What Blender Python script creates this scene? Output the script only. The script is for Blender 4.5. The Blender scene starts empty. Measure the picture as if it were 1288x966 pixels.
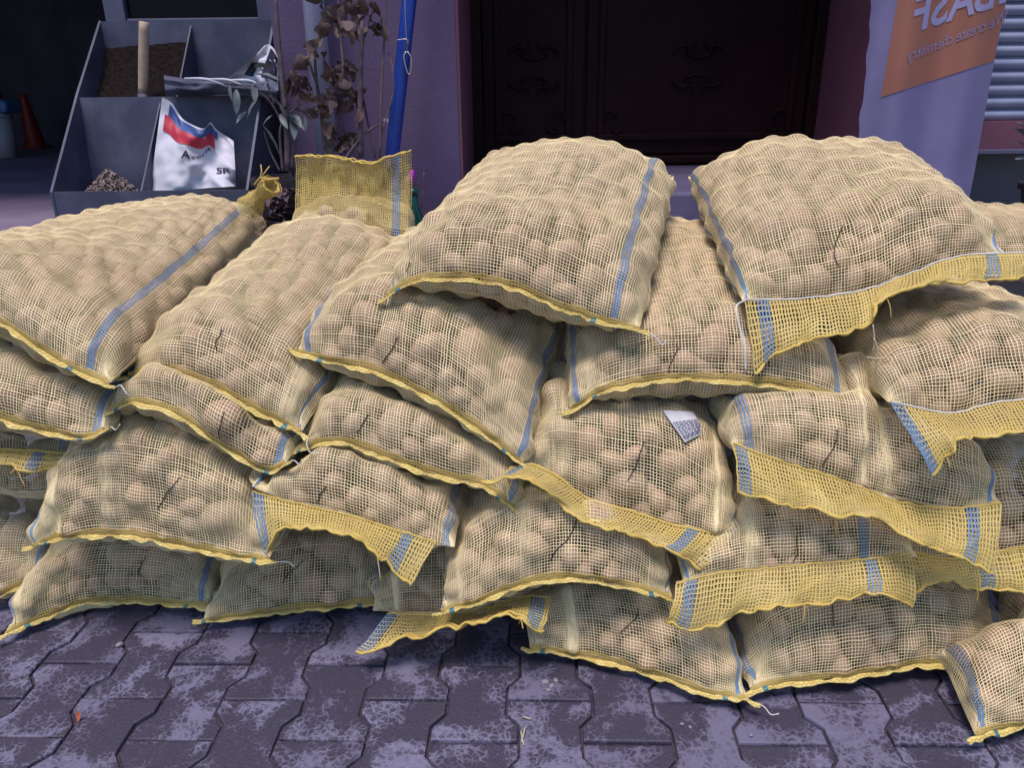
import bpy, bmesh, math, random
import numpy as np
from mathutils import Vector, Matrix, noise

random.seed(7)
rng = np.random.default_rng(11)
R = math.radians
scene = bpy.context.scene
col = scene.collection

# ---------------------------------------------------------------- camera
CAM_H = 1.06
FPX, CX, CY = 967.0, 644.0, 483.0            # focal length and centre in photo pixels
PITCH, ROLL = R(21.0), 0.012
cam_pos = np.array([0.0, 0.0, CAM_H])
_f = np.array([0, math.cos(PITCH), -math.sin(PITCH)])
_r0 = np.array([1.0, 0, 0])
_u0 = np.array([0, math.sin(PITCH), math.cos(PITCH)])
_r = _r0 * math.cos(ROLL) - _u0 * math.sin(ROLL)
_u = _u0 * math.cos(ROLL) + _r0 * math.sin(ROLL)
cd = bpy.data.cameras.new("camera")
cam = bpy.data.objects.new("camera", cd)
col.objects.link(cam)
M = Matrix.Identity(4)
for i in range(3):
    M[i][0], M[i][1], M[i][2], M[i][3] = _r[i], _u[i], -_f[i], cam_pos[i]
cam.matrix_world = M
cd.sensor_width = 36.0
cd.lens = 36.0 * FPX / 1288.0
cd.clip_start, cd.clip_end = 0.02, 600
scene.camera = cam

# ---------------------------------------------------------------- sky, sun, exposure
SUN_EL, SUN_AZ = R(73), R(205)               # azimuth from +Y (north) clockwise: behind the camera, a little left
w = bpy.data.worlds.new("World")
scene.world = w
w.use_nodes = True
nt = w.node_tree
bg = nt.nodes["Background"]
sky = nt.nodes.new("ShaderNodeTexSky")
sky.sky_type = 'NISHITA'
sky.sun_disc = False
sky.sun_elevation = SUN_EL
sky.sun_rotation = SUN_AZ
sky.air_density, sky.dust_density, sky.ozone_density = 1.3, 0.6, 5.5
nt.links.new(sky.outputs[0], bg.inputs[0])
bg.inputs[1].default_value = 0.062
sl = bpy.data.lights.new("sun", 'SUN')
sl.energy = 1.5
sl.angle = R(22)
sl.color = (1.0, 0.90, 0.86)
sun = bpy.data.objects.new("sun", sl)
col.objects.link(sun)
sdir = Vector((math.sin(SUN_AZ) * math.cos(SUN_EL), math.cos(SUN_AZ) * math.cos(SUN_EL), math.sin(SUN_EL)))
sun.rotation_euler = sdir.to_track_quat('Z', 'Y').to_euler()
vs = scene.view_settings
vs.view_transform, vs.look, vs.exposure, vs.gamma = 'Standard', 'None', 1.08, 1.0
vs.use_curve_mapping = False
scene.render.engine = 'CYCLES'
scene.cycles.use_denoising = True
scene.cycles.max_bounces = 6
scene.cycles.diffuse_bounces = 2

# ---------------------------------------------------------------- pixel -> place helpers
def ray(px, py):
    return _f + _r * ((px - CX) / FPX) - _u * ((py - CY) / FPX)
def at(px, py, Y):
    d = ray(px, py)
    return cam_pos + d * (Y / d[1])
def at_z(px, py, z):
    d = ray(px, py)
    return cam_pos + d * ((z - CAM_H) / d[2])
def to_px(P):
    P = np.asarray(P, float) - cam_pos
    zc = P @ _f
    return CX + FPX * (P @ _r) / zc, CY - FPX * (P @ _u) / zc, zc

# ---------------------------------------------------------------- materials
MATS = {}
def mat(name, color, rough=0.6, spec=0.4, metal=0.0):
    m = bpy.data.materials.new(name)
    m.use_nodes = True
    b = m.node_tree.nodes["Principled BSDF"]
    b.inputs["Base Color"].default_value = (*color, 1)
    b.inputs["Roughness"].default_value = rough
    b.inputs["Specular IOR Level"].default_value = spec
    b.inputs["Metallic"].default_value = metal
    MATS[name] = m
    return m
class N:
    """short hand for node graphs"""
    def __init__(s, m):
        s.t = m.node_tree; s.b = s.t.nodes["Principled BSDF"]
    def n(s, kind, **kw):
        x = s.t.nodes.new("ShaderNode" + kind)
        for k, v in kw.items():
            if isinstance(v, (int, float, tuple)) and k in x.inputs: x.inputs[k].default_value = v
            else: setattr(x, k, v)
        return x
    def l(s, a, b): s.t.links.new(a, b)
    def noise(s, vec, scale, detail=4, rough=0.55, dist=0.0):
        x = s.t.nodes.new("ShaderNodeTexNoise")
        x.inputs["Scale"].default_value = scale; x.inputs["Detail"].default_value = detail
        x.inputs["Roughness"].default_value = rough; x.inputs["Distortion"].default_value = dist
        if vec is not None: s.l(vec, x.inputs["Vector"])
        return x.outputs["Fac"]
    def ramp(s, fac, stops):
        x = s.t.nodes.new("ShaderNodeValToRGB")
        e = x.color_ramp.elements
        while len(e) < len(stops): e.new(0.5)
        for i, (p, c) in enumerate(stops):
            e[i].position = p
            e[i].color = (c, c, c, 1) if isinstance(c, (int, float)) else (*c, 1)
        s.l(fac, x.inputs[0])
        return x.outputs[0]
    def mix(s, fac, a, b, mode='MIX'):
        x = s.t.nodes.new("ShaderNodeMix"); x.data_type = 'RGBA'; x.blend_type = mode
        for inp, v in ((x.inputs[0], fac), (x.inputs[6], a), (x.inputs[7], b)):
            if hasattr(v, "is_linked"): s.l(v, inp)
            elif isinstance(v, tuple): inp.default_value = (*v, 1)
            else: inp.default_value = v
        return x.outputs[2]
    def math(s, op, a, b=0.0):
        x = s.t.nodes.new("ShaderNodeMath"); x.operation = op
        for inp, v in ((x.inputs[0], a), (x.inputs[1], b)):
            if hasattr(v, "is_linked"): s.l(v, inp)
            else: inp.default_value = v
        return x.outputs[0]
    def color(s, c): s.l(c, s.b.inputs["Base Color"])
    def rough(s, c): s.l(c, s.b.inputs["Roughness"])
    def bump(s, h, strength=0.3, dist=0.002):
        x = s.t.nodes.new("ShaderNodeBump")
        x.inputs["Strength"].default_value = strength; x.inputs["Distance"].default_value = dist
        s.l(h, x.inputs["Height"]); s.l(x.outputs[0], s.b.inputs["Normal"])
    def pos(s): return s.t.nodes.new("ShaderNodeNewGeometry").outputs["Position"]
    def obj(s): return s.t.nodes.new("ShaderNodeTexCoord").outputs["Object"]
    def rnd(s): return s.t.nodes.new("ShaderNodeObjectInfo").outputs["Random"]
    def translucent(s, colr, fac):
        out = s.t.nodes["Material Output"]
        tr = s.t.nodes.new("ShaderNodeBsdfTranslucent")
        if hasattr(colr, "is_linked"): s.l(colr, tr.inputs[0])
        else: tr.inputs[0].default_value = (*colr, 1)
        mx = s.t.nodes.new("ShaderNodeMixShader"); mx.inputs[0].default_value = fac
        s.l(s.b.outputs[0], mx.inputs[1]); s.l(tr.outputs[0], mx.inputs[2]); s.l(mx.outputs[0], out.inputs[0])

def noisy(name, a, b, scale, rough=0.7, spec=0.3, bump=0.0, bscale=None, detail=5, lo=0.35, hi=0.65, coord="pos", bdist=0.002, metal=0.0):
    m = mat(name, a, rough, spec, metal); g = N(m)
    v = g.pos() if coord == "pos" else g.obj()
    g.color(g.mix(g.ramp(g.noise(v, scale, detail), [(lo, 0.0), (hi, 1.0)]), a, b))
    if bump: g.bump(g.noise(v, bscale or scale * 6, 5), bump, bdist)
    return m

# net strands
m = mat("net", (0.70, 0.58, 0.25), 0.42, 0.5); g = N(m)
c = g.mix(g.ramp(g.noise(g.pos(), 9.0, 3), [(0.3, 0.0), (0.7, 1.0)]), (0.94, 0.77, 0.43), (0.86, 0.70, 0.41))
c = g.mix(g.ramp(g.noise(g.pos(), 5.5, 6, 0.65), [(0.55, 0.0), (0.78, 0.75)]), c, (0.50, 0.37, 0.20))
g.color(c)
m = mat("flap_net", (0.70, 0.55, 0.10), 0.42, 0.5); g = N(m)
c = g.mix(g.ramp(g.noise(g.pos(), 14.0, 3), [(0.3, 0.0), (0.7, 1.0)]), (0.82, 0.62, 0.19), (0.72, 0.54, 0.20))
g.color(c); g.translucent(c, 0.2)
m = mat("band_net", (0.5, 0.38, 0.06), 0.5, 0.4); g = N(m)
c = g.mix(g.noise(g.pos(), 40.0, 3), (0.48, 0.33, 0.09), (0.66, 0.48, 0.16)); g.color(c); g.translucent(c, 0.15)
m = mat("hem", (0.76, 0.66, 0.26), 0.5, 0.4); g = N(m)
v = g.pos()
g.color(g.mix(g.ramp(g.noise(v, 60, 4), [(0.3, 0.0), (0.7, 1.0)]), (0.84, 0.68, 0.26), (0.68, 0.49, 0.12)))
g.bump(g.noise(v, 300, 3), 0.5, 0.0015)
m = mat("cord", (0.72, 0.50, 0.12), 0.55, 0.3); g = N(m)
v = g.pos()
g.color(g.mix(g.noise(v, 80, 3), (0.80, 0.58, 0.17), (0.62, 0.42, 0.09))); g.bump(g.noise(v, 500, 3), 0.6, 0.001)
m = mat("stripe_blue", (0.10, 0.17, 0.42), 0.45, 0.5); g = N(m)
g.color(g.mix(g.noise(g.pos(), 30, 3), (0.09, 0.20, 0.38), (0.19, 0.30, 0.46)))
mat("teal", (0.02, 0.17, 0.23), 0.45, 0.5)
mat("black_thread", (0.012, 0.012, 0.018), 0.6, 0.3)
mat("white_thread", (0.75, 0.72, 0.68), 0.6, 0.3)
mat("string", (0.62, 0.42, 0.14), 0.7, 0.2)
m = mat("potato", (0.42, 0.29, 0.17), 0.55, 0.35); g = N(m)
v = g.pos(); o = g.obj()
c = g.mix(g.ramp(g.noise(v, 16, 4), [(0.3, 0.0), (0.7, 1.0)]), (0.335, 0.208, 0.14), (0.56, 0.39, 0.285))
c = g.mix(g.ramp(g.noise(v, 75, 5, 0.65), [(0.50, 0.0), (0.68, 1.0)]), c, (0.27, 0.15, 0.09))
c = g.mix(g.math('MULTIPLY', g.rnd(), 0.5), c, (0.55, 0.32, 0.22))
g.color(c); g.bump(g.noise(v, 160, 5), 0.35, 0.002)

# pavers: violet grey concrete, wet in patches
m = mat("paver", (0.14, 0.12, 0.17), 0.5, 0.4); g = N(m)
v = g.pos()
offs = g.n("VectorMath", operation='ADD'); g.l(v, offs.inputs[0])
rv = g.n("CombineXYZ"); r_ = g.rnd()
g.l(g.math('MULTIPLY', r_, 3.7), rv.inputs[0]); g.l(g.math('MULTIPLY', r_, 1.9), rv.inputs[1]); g.l(rv.outputs[0], offs.inputs[1])
pv = offs.outputs[0]
vor = g.n("TexVoronoi", feature='DISTANCE_TO_EDGE'); vor.inputs["Scale"].default_value = 75.0
wv = g.n("VectorMath", operation='ADD'); g.l(pv, wv.inputs[0])
nz = g.n("TexNoise"); nz.inputs["Scale"].default_value = 60.0; g.l(pv, nz.inputs["Vector"])
sc_ = g.n("VectorMath", operation='SCALE'); sc_.inputs["Scale"].default_value = 0.018; g.l(nz.outputs["Color"], sc_.inputs[0]); g.l(sc_.outputs[0], wv.inputs[1])
g.l(wv.outputs[0], vor.inputs["Vector"])
lace = g.ramp(vor.outputs["Distance"], [(0.02, 1.0), (0.16, 0.0)])
dryf = g.noise(pv, 7.5, 5, 0.62, 0.6)
fine = g.noise(pv, 90.0, 4, 0.6)
edge = g.math('ADD', g.math('ADD', dryf, g.math('MULTIPLY', lace, 0.085)), g.math('MULTIPLY', g.math('SUBTRACT', fine, 0.5), 0.09))
dry = g.ramp(edge, [(0.53, 0.0), (0.64, 1.0)])
wetc = g.mix(g.noise(v, 140, 5, 0.7), (0.043, 0.037, 0.060), (0.080, 0.070, 0.107))
dryc = g.mix(g.noise(v, 110, 5, 0.7), (0.155, 0.142, 0.230), (0.265, 0.242, 0.36))
c = g.mix(dry, wetc, dryc)
c = g.mix(g.math('MULTIPLY', r_, 0.35), c, (0.058, 0.046, 0.080))
spk = g.n("TexVoronoi"); spk.inputs["Scale"].default_value = 210.0; g.l(v, spk.inputs["Vector"])
c = g.mix(g.ramp(spk.outputs["Distance"], [(0.05, 0.8), (0.13, 0.0)]), c, (0.36, 0.33, 0.38))
g.color(c); g.rough(g.mix(dry, (0.34, 0.34, 0.34), (0.85, 0.85, 0.85)))
g.bump(g.noise(v, 190, 6, 0.7), 0.55, 0.004)
noisy("joint_sand", (0.040, 0.033, 0.048), (0.085, 0.072, 0.095), 90, 0.9, 0.2, 0.8, 260, bdist=0.006)
noisy("concrete", (0.20, 0.17, 0.20), (0.27, 0.235, 0.265), 5, 0.8, 0.25, 0.3, 60)
noisy("landing_stone", (0.10, 0.085, 0.165), (0.14, 0.12, 0.21), 8, 0.55, 0.4, 0.2, 80)
m = noisy("violet_plaster", (0.115, 0.079, 0.160), (0.148, 0.104, 0.198), 2.2, 0.75, 0.25, 0.35, 95, bdist=0.003)
noisy("maroon_plaster", (0.165, 0.060, 0.095), (0.20, 0.076, 0.115), 3.0, 0.6, 0.3, 0.2, 70)
noisy("door_metal", (0.016, 0.0045, 0.0065), (0.022, 0.007, 0.0095), 6, 0.55, 0.12)
noisy("bin_metal", (0.055, 0.058, 0.105), (0.11, 0.112, 0.175), 9, 0.55, 0.45, 0.1, 40, detail=9, lo=0.42, hi=0.75)
noisy("frame_metal", (0.085, 0.085, 0.15), (0.11, 0.11, 0.185), 6, 0.45, 0.5)
mat("dark_glass", (0.004, 0.003, 0.006), 0.25, 0.12)
noisy("interior_wall", (0.07, 0.062, 0.09), (0.10, 0.09, 0.125), 3, 0.9, 0.1)
noisy("shop_floor", (0.21, 0.16, 0.25), (0.28, 0.22, 0.32), 4, 0.7, 0.3, 0.2, 50)
noisy("pipe_grey", (0.32, 0.31, 0.45), (0.40, 0.38, 0.52), 8, 0.4, 0.5)
noisy("pole_blue", (0.006, 0.030, 0.26), (0.008, 0.042, 0.33), 12, 0.35, 0.5)
noisy("wood", (0.44, 0.31, 0.24), (0.56, 0.41, 0.32), 30, 0.6, 0.3, 0.2, 120)
noisy("bag_white", (0.62, 0.60, 0.70), (0.72, 0.70, 0.78), 14, 0.7, 0.2, 0.15, 60)
mat("print_red", (0.50, 0.03, 0.06), 0.5, 0.4)
mat("print_blue", (0.05, 0.09, 0.28), 0.5, 0.4)
mat("print_and_shade_dark", (0.03, 0.025, 0.05), 0.5, 0.4)
noisy("banner_cloth", (0.20, 0.175, 0.335), (0.235, 0.205, 0.375), 6, 0.75, 0.2)
noisy("banner_orange", (0.34, 0.14, 0.105), (0.38, 0.155, 0.115), 7, 0.75, 0.2)
mat("banner_text", (0.36, 0.33, 0.56), 0.75, 0.2)
mat("banner_text_small", (0.30, 0.22, 0.33), 0.75, 0.2)
noisy("shutter_metal", (0.24, 0.26, 0.40), (0.32, 0.34, 0.48), 10, 0.4, 0.5)
noisy("dried_leaf", (0.075, 0.047, 0.048), (0.155, 0.10, 0.095), 25, 0.7, 0.3, coord="pos")
noisy("green_leaf", (0.085, 0.11, 0.12), (0.16, 0.185, 0.20), 20, 0.5, 0.4)
noisy("twig", (0.10, 0.07, 0.085), (0.17, 0.12, 0.14), 40, 0.8, 0.2, 0.3, 200)
noisy("pot_dark", (0.018, 0.015, 0.022), (0.03, 0.025, 0.035), 9, 0.5, 0.4)
noisy("soil", (0.008, 0.005, 0.006), (0.024, 0.016, 0.016), 90, 0.95, 0.1, 0.9, 200, bdist=0.006)
mat("tulip", (0.42, 0.03, 0.42), 0.4, 0.4)
m = mat("bottle_green", (0.005, 0.06, 0.055), 0.1, 0.5)
mat("bucket_white", (0.36, 0.36, 0.44), 0.5, 0.4)
mat("red_plastic", (0.22, 0.018, 0.012), 0.5, 0.4)
mat("bag_blue", (0.06, 0.16, 0.42), 0.4, 0.5)
mat("box_grey", (0.10, 0.10, 0.13), 0.7, 0.3)
noisy("pellet", (0.28, 0.21, 0.20), (0.38, 0.29, 0.27), 60, 0.75, 0.2)
noisy("paper_tag", (0.62, 0.60, 0.63), (0.70, 0.68, 0.70), 30, 0.7, 0.2)
mat("tag_ink", (0.16, 0.15, 0.22), 0.7, 0.2)
mat("wire", (0.45, 0.42, 0.42), 0.35, 0.5, 0.8)
mat("dry_leaf_red", (0.40, 0.10, 0.05), 0.6, 0.3)
mat("pebble", (0.26, 0.24, 0.27), 0.8, 0.2)
mat("straw", (0.55, 0.47, 0.32), 0.7, 0.2)

# ---------------------------------------------------------------- object helpers
def tag(o, label=None, cat=None, group=None, kind=None):
    for k, v_ in (("label", label), ("category", cat), ("group", group), ("kind", kind)):
        if v_: o[k] = v_
    return o
def empty(name, loc=(0, 0, 0), **kw):
    o = bpy.data.objects.new(name, None)
    o.location = tuple(float(x) for x in loc); o.empty_display_size = 0.05
    col.objects.link(o)
    return tag(o, **kw)
def link(name, me, material=None, parent=None, **kw):
    o = bpy.data.objects.new(name, me)
    if material is not None and not me.materials: me.materials.append(MATS[material])
    if parent is not None: o.parent = parent
    col.objects.link(o)
    return tag(o, **kw)
def world_loc(o):
    v_ = Vector((0, 0, 0))
    while o is not None:
        v_ = v_ + o.location; o = o.parent
    return np.array(v_)
def mesh_np(name, verts, quads, smooth=True):
    """verts (n,3), quads (m,4) or (m,3) numpy -> mesh"""
    me = bpy.data.meshes.new(name)
    verts = np.ascontiguousarray(verts, dtype=np.float32); quads = np.ascontiguousarray(quads, dtype=np.int32)
    k = quads.shape[1]
    me.vertices.add(len(verts)); me.vertices.foreach_set("co", verts.ravel())
    me.loops.add(quads.size); me.loops.foreach_set("vertex_index", quads.ravel())
    me.polygons.add(len(quads))
    me.polygons.foreach_set("loop_start", np.arange(0, quads.size, k, dtype=np.int32))
    me.polygons.foreach_set("loop_total", np.full(len(quads), k, dtype=np.int32))
    me.polygons.foreach_set("use_smooth", np.full(len(quads), smooth, dtype=bool))
    me.update(calc_edges=True)
    return me
def add_np(name, verts, quads, material, parent=None, smooth=True, **kw):
    verts = np.asarray(verts, float)
    if parent is not None: verts = verts - world_loc(parent)
    return link(name, mesh_np(name, verts, quads, smooth), material, parent, **kw)
def add_py(name, verts, faces, material, parent=None, smooth=False, **kw):
    off = world_loc(parent) if parent is not None else np.zeros(3)
    me = bpy.data.meshes.new(name)
    me.from_pydata([tuple(np.asarray(p, float) - off) for p in verts], [], faces)
    if smooth: me.polygons.foreach_set("use_smooth", [True] * len(me.polygons))
    me.update()
    return link(name, me, material, parent, **kw)
def add_bm(name, bm, material, parent=None, smooth=False, **kw):
    if parent is not None: bmesh.ops.translate(bm, vec=-Vector(world_loc(parent)), verts=bm.verts)
    me = bpy.data.meshes.new(name); bm.to_mesh(me); bm.free()
    if smooth: me.polygons.foreach_set("use_smooth", [True] * len(me.polygons))
    return link(name, me, material, parent, **kw)
def box_bm(bm, x0, x1, y0, y1, z0, z1, bev=0.0):
    r = bmesh.ops.create_cube(bm, size=1.0)["verts"]
    bmesh.ops.scale(bm, vec=(x1 - x0, y1 - y0, z1 - z0), verts=r)
    bmesh.ops.translate(bm, vec=((x0 + x1) / 2, (y0 + y1) / 2, (z0 + z1) / 2), verts=r)
    if bev:
        es = list({e for v_ in r for e in v_.link_edges})
        bmesh.ops.bevel(bm, geom=es, offset=bev, segments=2, affect='EDGES', profile=0.5)
def box(name, x0, x1, y0, y1, z0, z1, material, parent=None, bev=0.0, **kw):
    bm = bmesh.new(); box_bm(bm, x0, x1, y0, y1, z0, z1, bev)
    return add_bm(name, bm, material, parent, **kw)
def catmull(pts, n):
    """n points evenly spaced along a smooth curve through pts"""
    P = np.asarray(pts, float)
    if len(P) == 2:
        t = np.linspace(0, 1, n)[:, None]; return P[0] * (1 - t) + P[1] * t
    Q = np.vstack([2 * P[0] - P[1], P, 2 * P[-1] - P[-2]])
    out = []
    for i in range(1, len(Q) - 2):
        t = np.linspace(0, 1, 24, endpoint=False)[:, None]
        p0, p1, p2, p3 = Q[i - 1], Q[i], Q[i + 1], Q[i + 2]
        out.append(0.5 * ((2 * p1) + (-p0 + p2) * t + (2 * p0 - 5 * p1 + 4 * p2 - p3) * t ** 2 + (-p0 + 3 * p1 - 3 * p2 + p3) * t ** 3))
    out.append(P[-1:])
    D = np.vstack(out)
    s = np.concatenate([[0], np.cumsum(np.linalg.norm(np.diff(D, axis=0), axis=1))])
    q = np.linspace(0, s[-1], n)
    return np.stack([np.interp(q, s, D[:, k]) for k in range(D.shape[1])], 1)
def tube_np(pts, radii, sides=6):
    P = np.asarray(pts, float); n = len(P)
    rad = np.broadcast_to(np.asarray(radii, float), (n,))
    T = np.gradient(P, axis=0); T /= np.linalg.norm(T, axis=1)[:, None] + 1e-12
    ref = np.array([0.0, 0, 1]) if abs(T[0][2]) < 0.9 else np.array([1.0, 0, 0])
    a = np.zeros_like(P)
    prev = ref
    for i in range(n):
        x = prev - T[i] * (prev @ T[i]); x /= np.linalg.norm(x) + 1e-12
        a[i] = x; prev = x
    b = np.cross(T, a)
    ang = np.linspace(0, 2 * np.pi, sides, endpoint=False)
    V = P[:, None, :] + rad[:, None, None] * (np.cos(ang)[None, :, None] * a[:, None, :] + np.sin(ang)[None, :, None] * b[:, None, :])
    I = np.arange(n * sides).reshape(n, sides)
    Q = np.stack([I[:-1], np.roll(I, -1, 1)[:-1], np.roll(I, -1, 1)[1:], I[1:]], -1).reshape(-1, 4)
    return V.reshape(-1, 3), Q
def tube(name, pts, radii, material, parent=None, sides=6, smooth_pts=0, **kw):
    if smooth_pts: pts = catmull(pts, smooth_pts)
    if np.ndim(radii) and len(radii) != len(pts): radii = np.interp(np.linspace(0, 1, len(pts)), np.linspace(0, 1, len(radii)), radii)
    V, Q = tube_np(pts, radii, sides)
    n = len(pts)
    Vc = np.vstack([V, pts[0], pts[-1]])
    Q = [tuple(q) for q in Q]
    F = Q + [(len(V), (k + 1) % sides, k) for k in range(sides)] + [(len(V) + 1, (n - 1) * sides + k, (n - 1) * sides + (k + 1) % sides) for k in range(sides)]
    return add_py(name, Vc, F, material, parent, smooth=True, **kw)
def join_sets(sets):
    V, Q, o = [], [], 0
    for v_, q_ in sets:
        V.append(v_); Q.append(q_ + o); o += len(v_)
    return np.vstack(V), np.vstack(Q)

# ================================================================ the setting
FLOOR = 0.60          # raised pavement and shop floor behind the sacks
YW = 2.75             # front face of the facade
YD = 3.65             # the door, set back in its recess
# street bed: joint sand under the pavers, reaching the horizon
add_py("street_ground", [(-150, -150, -0.007), (150, -150, -0.007), (150, 150, -0.007), (-150, 150, -0.007)], [(0, 1, 2, 3)], "joint_sand", kind="structure")
# interlocking double-T pavers
def paver_mesh(seed):
    rr = random.Random(seed)
    pts = [(.0825, .1), (.0825, .066), (.0575, .036), (.0575, -.036), (.0825, -.066), (.0825, -.1)]
    pts = pts + [(-x, -y) for x, y in pts]
    ins = 0.0017
    bm = bmesh.new()
    top = []
    P2 = []
    for i in range(len(pts)):                       # inset for the joint
        a, b, c_ = Vector(pts[i - 1]), Vector(pts[i]), Vector(pts[(i + 1) % len(pts)])
        e1, e2 = (b - a).normalized(), (c_ - b).normalized()
        n1, n2 = Vector((e1.y, -e1.x)), Vector((e2.y, -e2.x))   # clockwise list: right normal points in or out
        nn = (n1 + n2).normalized()
        k = ins / max(0.3, nn.dot(n1))
        P2.append(b + nn * k + Vector((rr.uniform(-.0009, .0009), rr.uniform(-.0009, .0009))))
    vs_ = [bm.verts.new((p.x, p.y, 0)) for p in P2]
    f = bm.faces.new(vs_)
    if f.normal.z < 0: f.normal_flip()
    r = bmesh.ops.extrude_face_region(bm, geom=[f])
    nv = [e for e in r["geom"] if isinstance(e, bmesh.types.BMVert)]
    bmesh.ops.translate(bm, vec=(0, 0, -0.05), verts=vs_)
    bm.faces.ensure_lookup_table()
    bm.normal_update()
    edges = [e for e in bm.edges if all(abs(v_.co.z) < 1e-6 for v_ in e.verts)]
    bmesh.ops.bevel(bm, geom=edges, offset=0.0042, segments=2, affect='EDGES', profile=0.6)
    bmesh.ops.recalc_face_normals(bm, faces=bm.faces)
    bmesh.ops.scale(bm, vec=(0.945, 0.945, 1), verts=bm.verts)
    me = bpy.data.meshes.new("paver"); bm.to_mesh(me); bm.free()
    me.polygons.foreach_set("use_smooth", [False] * len(me.polygons))
    me.materials.append(MATS["paver"])
    return me
pavers = [paver_mesh(s) for s in range(5)]
bed = empty("pavement", (0, 0, 0), kind="structure")
yaw = R(-1.5)
cs, sn = math.cos(yaw), math.sin(yaw)
prnd = random.Random(4)
for i in range(-11, 12):
    for j in range(0, 10):
        lx, ly = i * 0.1335 + 0.033, 0.44 + j * 0.1905 + (0.095 if i % 2 else 0) + 0.012
        X, Y = lx * cs - ly * sn, lx * sn + ly * cs
        px, py, zc = to_px((X, Y, 0))
        if Y > 1.95 or px < -220 or px > 1510 or py > 1180: continue
        o = link("paver", prnd.choice(pavers), None, bed)
        o.location = (X, Y, prnd.uniform(-.003, .003))
        o.rotation_euler = (prnd.uniform(-.012, .012), prnd.uniform(-.012, .012), yaw + prnd.choice((0, math.pi)) + prnd.uniform(-.006, .006))

# raised pavement behind the stack, shop floor inside
box("raised_pavement", -6, 6, 2.02, YW + 0.02, -0.05, FLOOR, "concrete", bev=0.012, kind="structure")
xl_in = at(591, 60, YD)[0]; xr_in = at(1041, 20, YD)[0]
x_wl = at(345, 60, YW)[0]                 # left end of the violet pillar
box("shop_floor", -6, x_wl + 0.1, YW + 0.024, 8.0, -0.05, FLOOR - 0.004, "shop_floor", kind="structure")
Z_L = at(800, 205, YD)[2]
box("door_landing", xl_in - 0.05, xr_in + 0.05, YW - 0.1, YD + 0.1, FLOOR - 0.3, Z_L - 0.01, "landing_stone", bev=0.01, kind="structure")

# facade: violet pillar, maroon reveals, wall over the door, right-hand wall, upper storeys
fac = empty("building_facade", (0, YW, FLOOR), label="violet plastered house front with maroon door reveals", cat="building")
box("pillar_wall", x_wl, xl_in - 0.004, YW, YD + 0.3, 0.0, 3.2, "violet_plaster", fac)
x_r2 = at(1232, 60, YW)[0]
box("pillar_wall", xr_in + 0.004, x_r2, YW, YD + 0.3, 0.0, 3.2, "violet_plaster", fac)
box("door_reveal", xl_in - 0.003, xl_in + 0.006, YW - 0.004, YD, 0.0, 3.2, "maroon_plaster", fac)
box("door_reveal", xr_in - 0.006, xr_in + 0.003, YW - 0.004, YD, 0.0, 3.2, "maroon_plaster", fac)
box("upper_wall", -6, 6, YW + 0.003, YW + 0.5, 3.2, 8.5, "violet_plaster", fac)
box("ceiling_slab", xl_in - 0.1, xr_in + 0.1, YW + 0.5, YD + 0.5, 3.2, 3.4, "violet_plaster", fac)
z_s0 = at(1265, 152, YW + 0.06)[2]; z_s1 = at(1265, 188, YW)[2]
box("window_apron", x_r2, 3.2, YW + 0.05, YW + 0.2, z_s1, z_s0, "maroon_plaster", fac)
box("sill_strip", x_r2, 3.2, YW - 0.01, YW + 0.2, z_s1 - 0.012, z_s1 - 0.001, "frame_metal", fac)
box("plinth_wall", x_r2, 3.2, YW + 0.1, YW + 0.25, 0.0, z_s1 - 0.014, "box_grey", fac)
box("end_wall", 3.2, 6, YW, YW + 0.3, 0.0, 3.2, "violet_plaster", fac)

# roller shutter: each slat a piece
shu = empty("roller_shutter", (x_r2 + 0.4, YW + 0.1, z_s0), label="pale grey-blue corrugated roller shutter beside the hanging banner", cat="shutter")
slat_h = 0.042
xs0, xs1 = x_r2 - 0.02 + 0.024, 3.18
prof = [(0.0, 0.0), (-0.010, 0.006), (-0.016, 0.017), (-0.012, 0.028), (-0.002, 0.034), (0.006, 0.038), (0.006, 0.042)]
V = []
for x in (xs0, xs1):
    V += [(x, yy, zz) for yy, zz in prof]
k = len(prof)
F = [(a, a + 1, k + a + 1, k + a) for a in range(k - 1)]
me = bpy.data.meshes.new("slat"); me.from_pydata(V, [], F); me.materials.append(MATS["shutter_metal"])
me.polygons.foreach_set("use_smooth", [True] * len(me.polygons))
for s in range(26):
    o = link("slat", me, None, shu)
    o.location = (-(x_r2 + 0.4), 0.0, s * slat_h)
box("shutter_backing", x_r2, 3.2, YW + 0.12, YW + 0.16, z_s0, 3.2, "box_grey", shu)

# double door in the recess
dz0 = Z_L
dr = empty("double_door", ((xl_in + xr_in) / 2, YD, dz0), label="near-black double door with scroll ornaments in deep recess", cat="door")
x_m = at(737, 60, YD)[0]
box("door_frame", xl_in, xl_in + 0.05, YD - 0.03, YD + 0.05, dz0, 3.1, "door_metal", dr, bev=0.006)
box("door_frame", xr_in - 0.05, xr_in, YD - 0.03, YD + 0.05, dz0, 3.1, "door_metal", dr, bev=0.006)
box("threshold", xl_in + 0.05, xr_in - 0.05, YD - 0.035, YD + 0.05, dz0 - 0.0, dz0 + 0.035, "door_metal", dr, bev=0.006)
def scroll(cx, cz, s, flip=1, flipz=1):
    t = np.linspace(0, 4.2, 22)
    r_ = s * np.exp(-0.42 * t)
    return [(cx + flip * (r_ * np.cos(t) - s * 0.2), YD - 0.012, cz + flipz * (r_ * np.sin(t))) for r_, t in zip(r_, t)]
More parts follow.
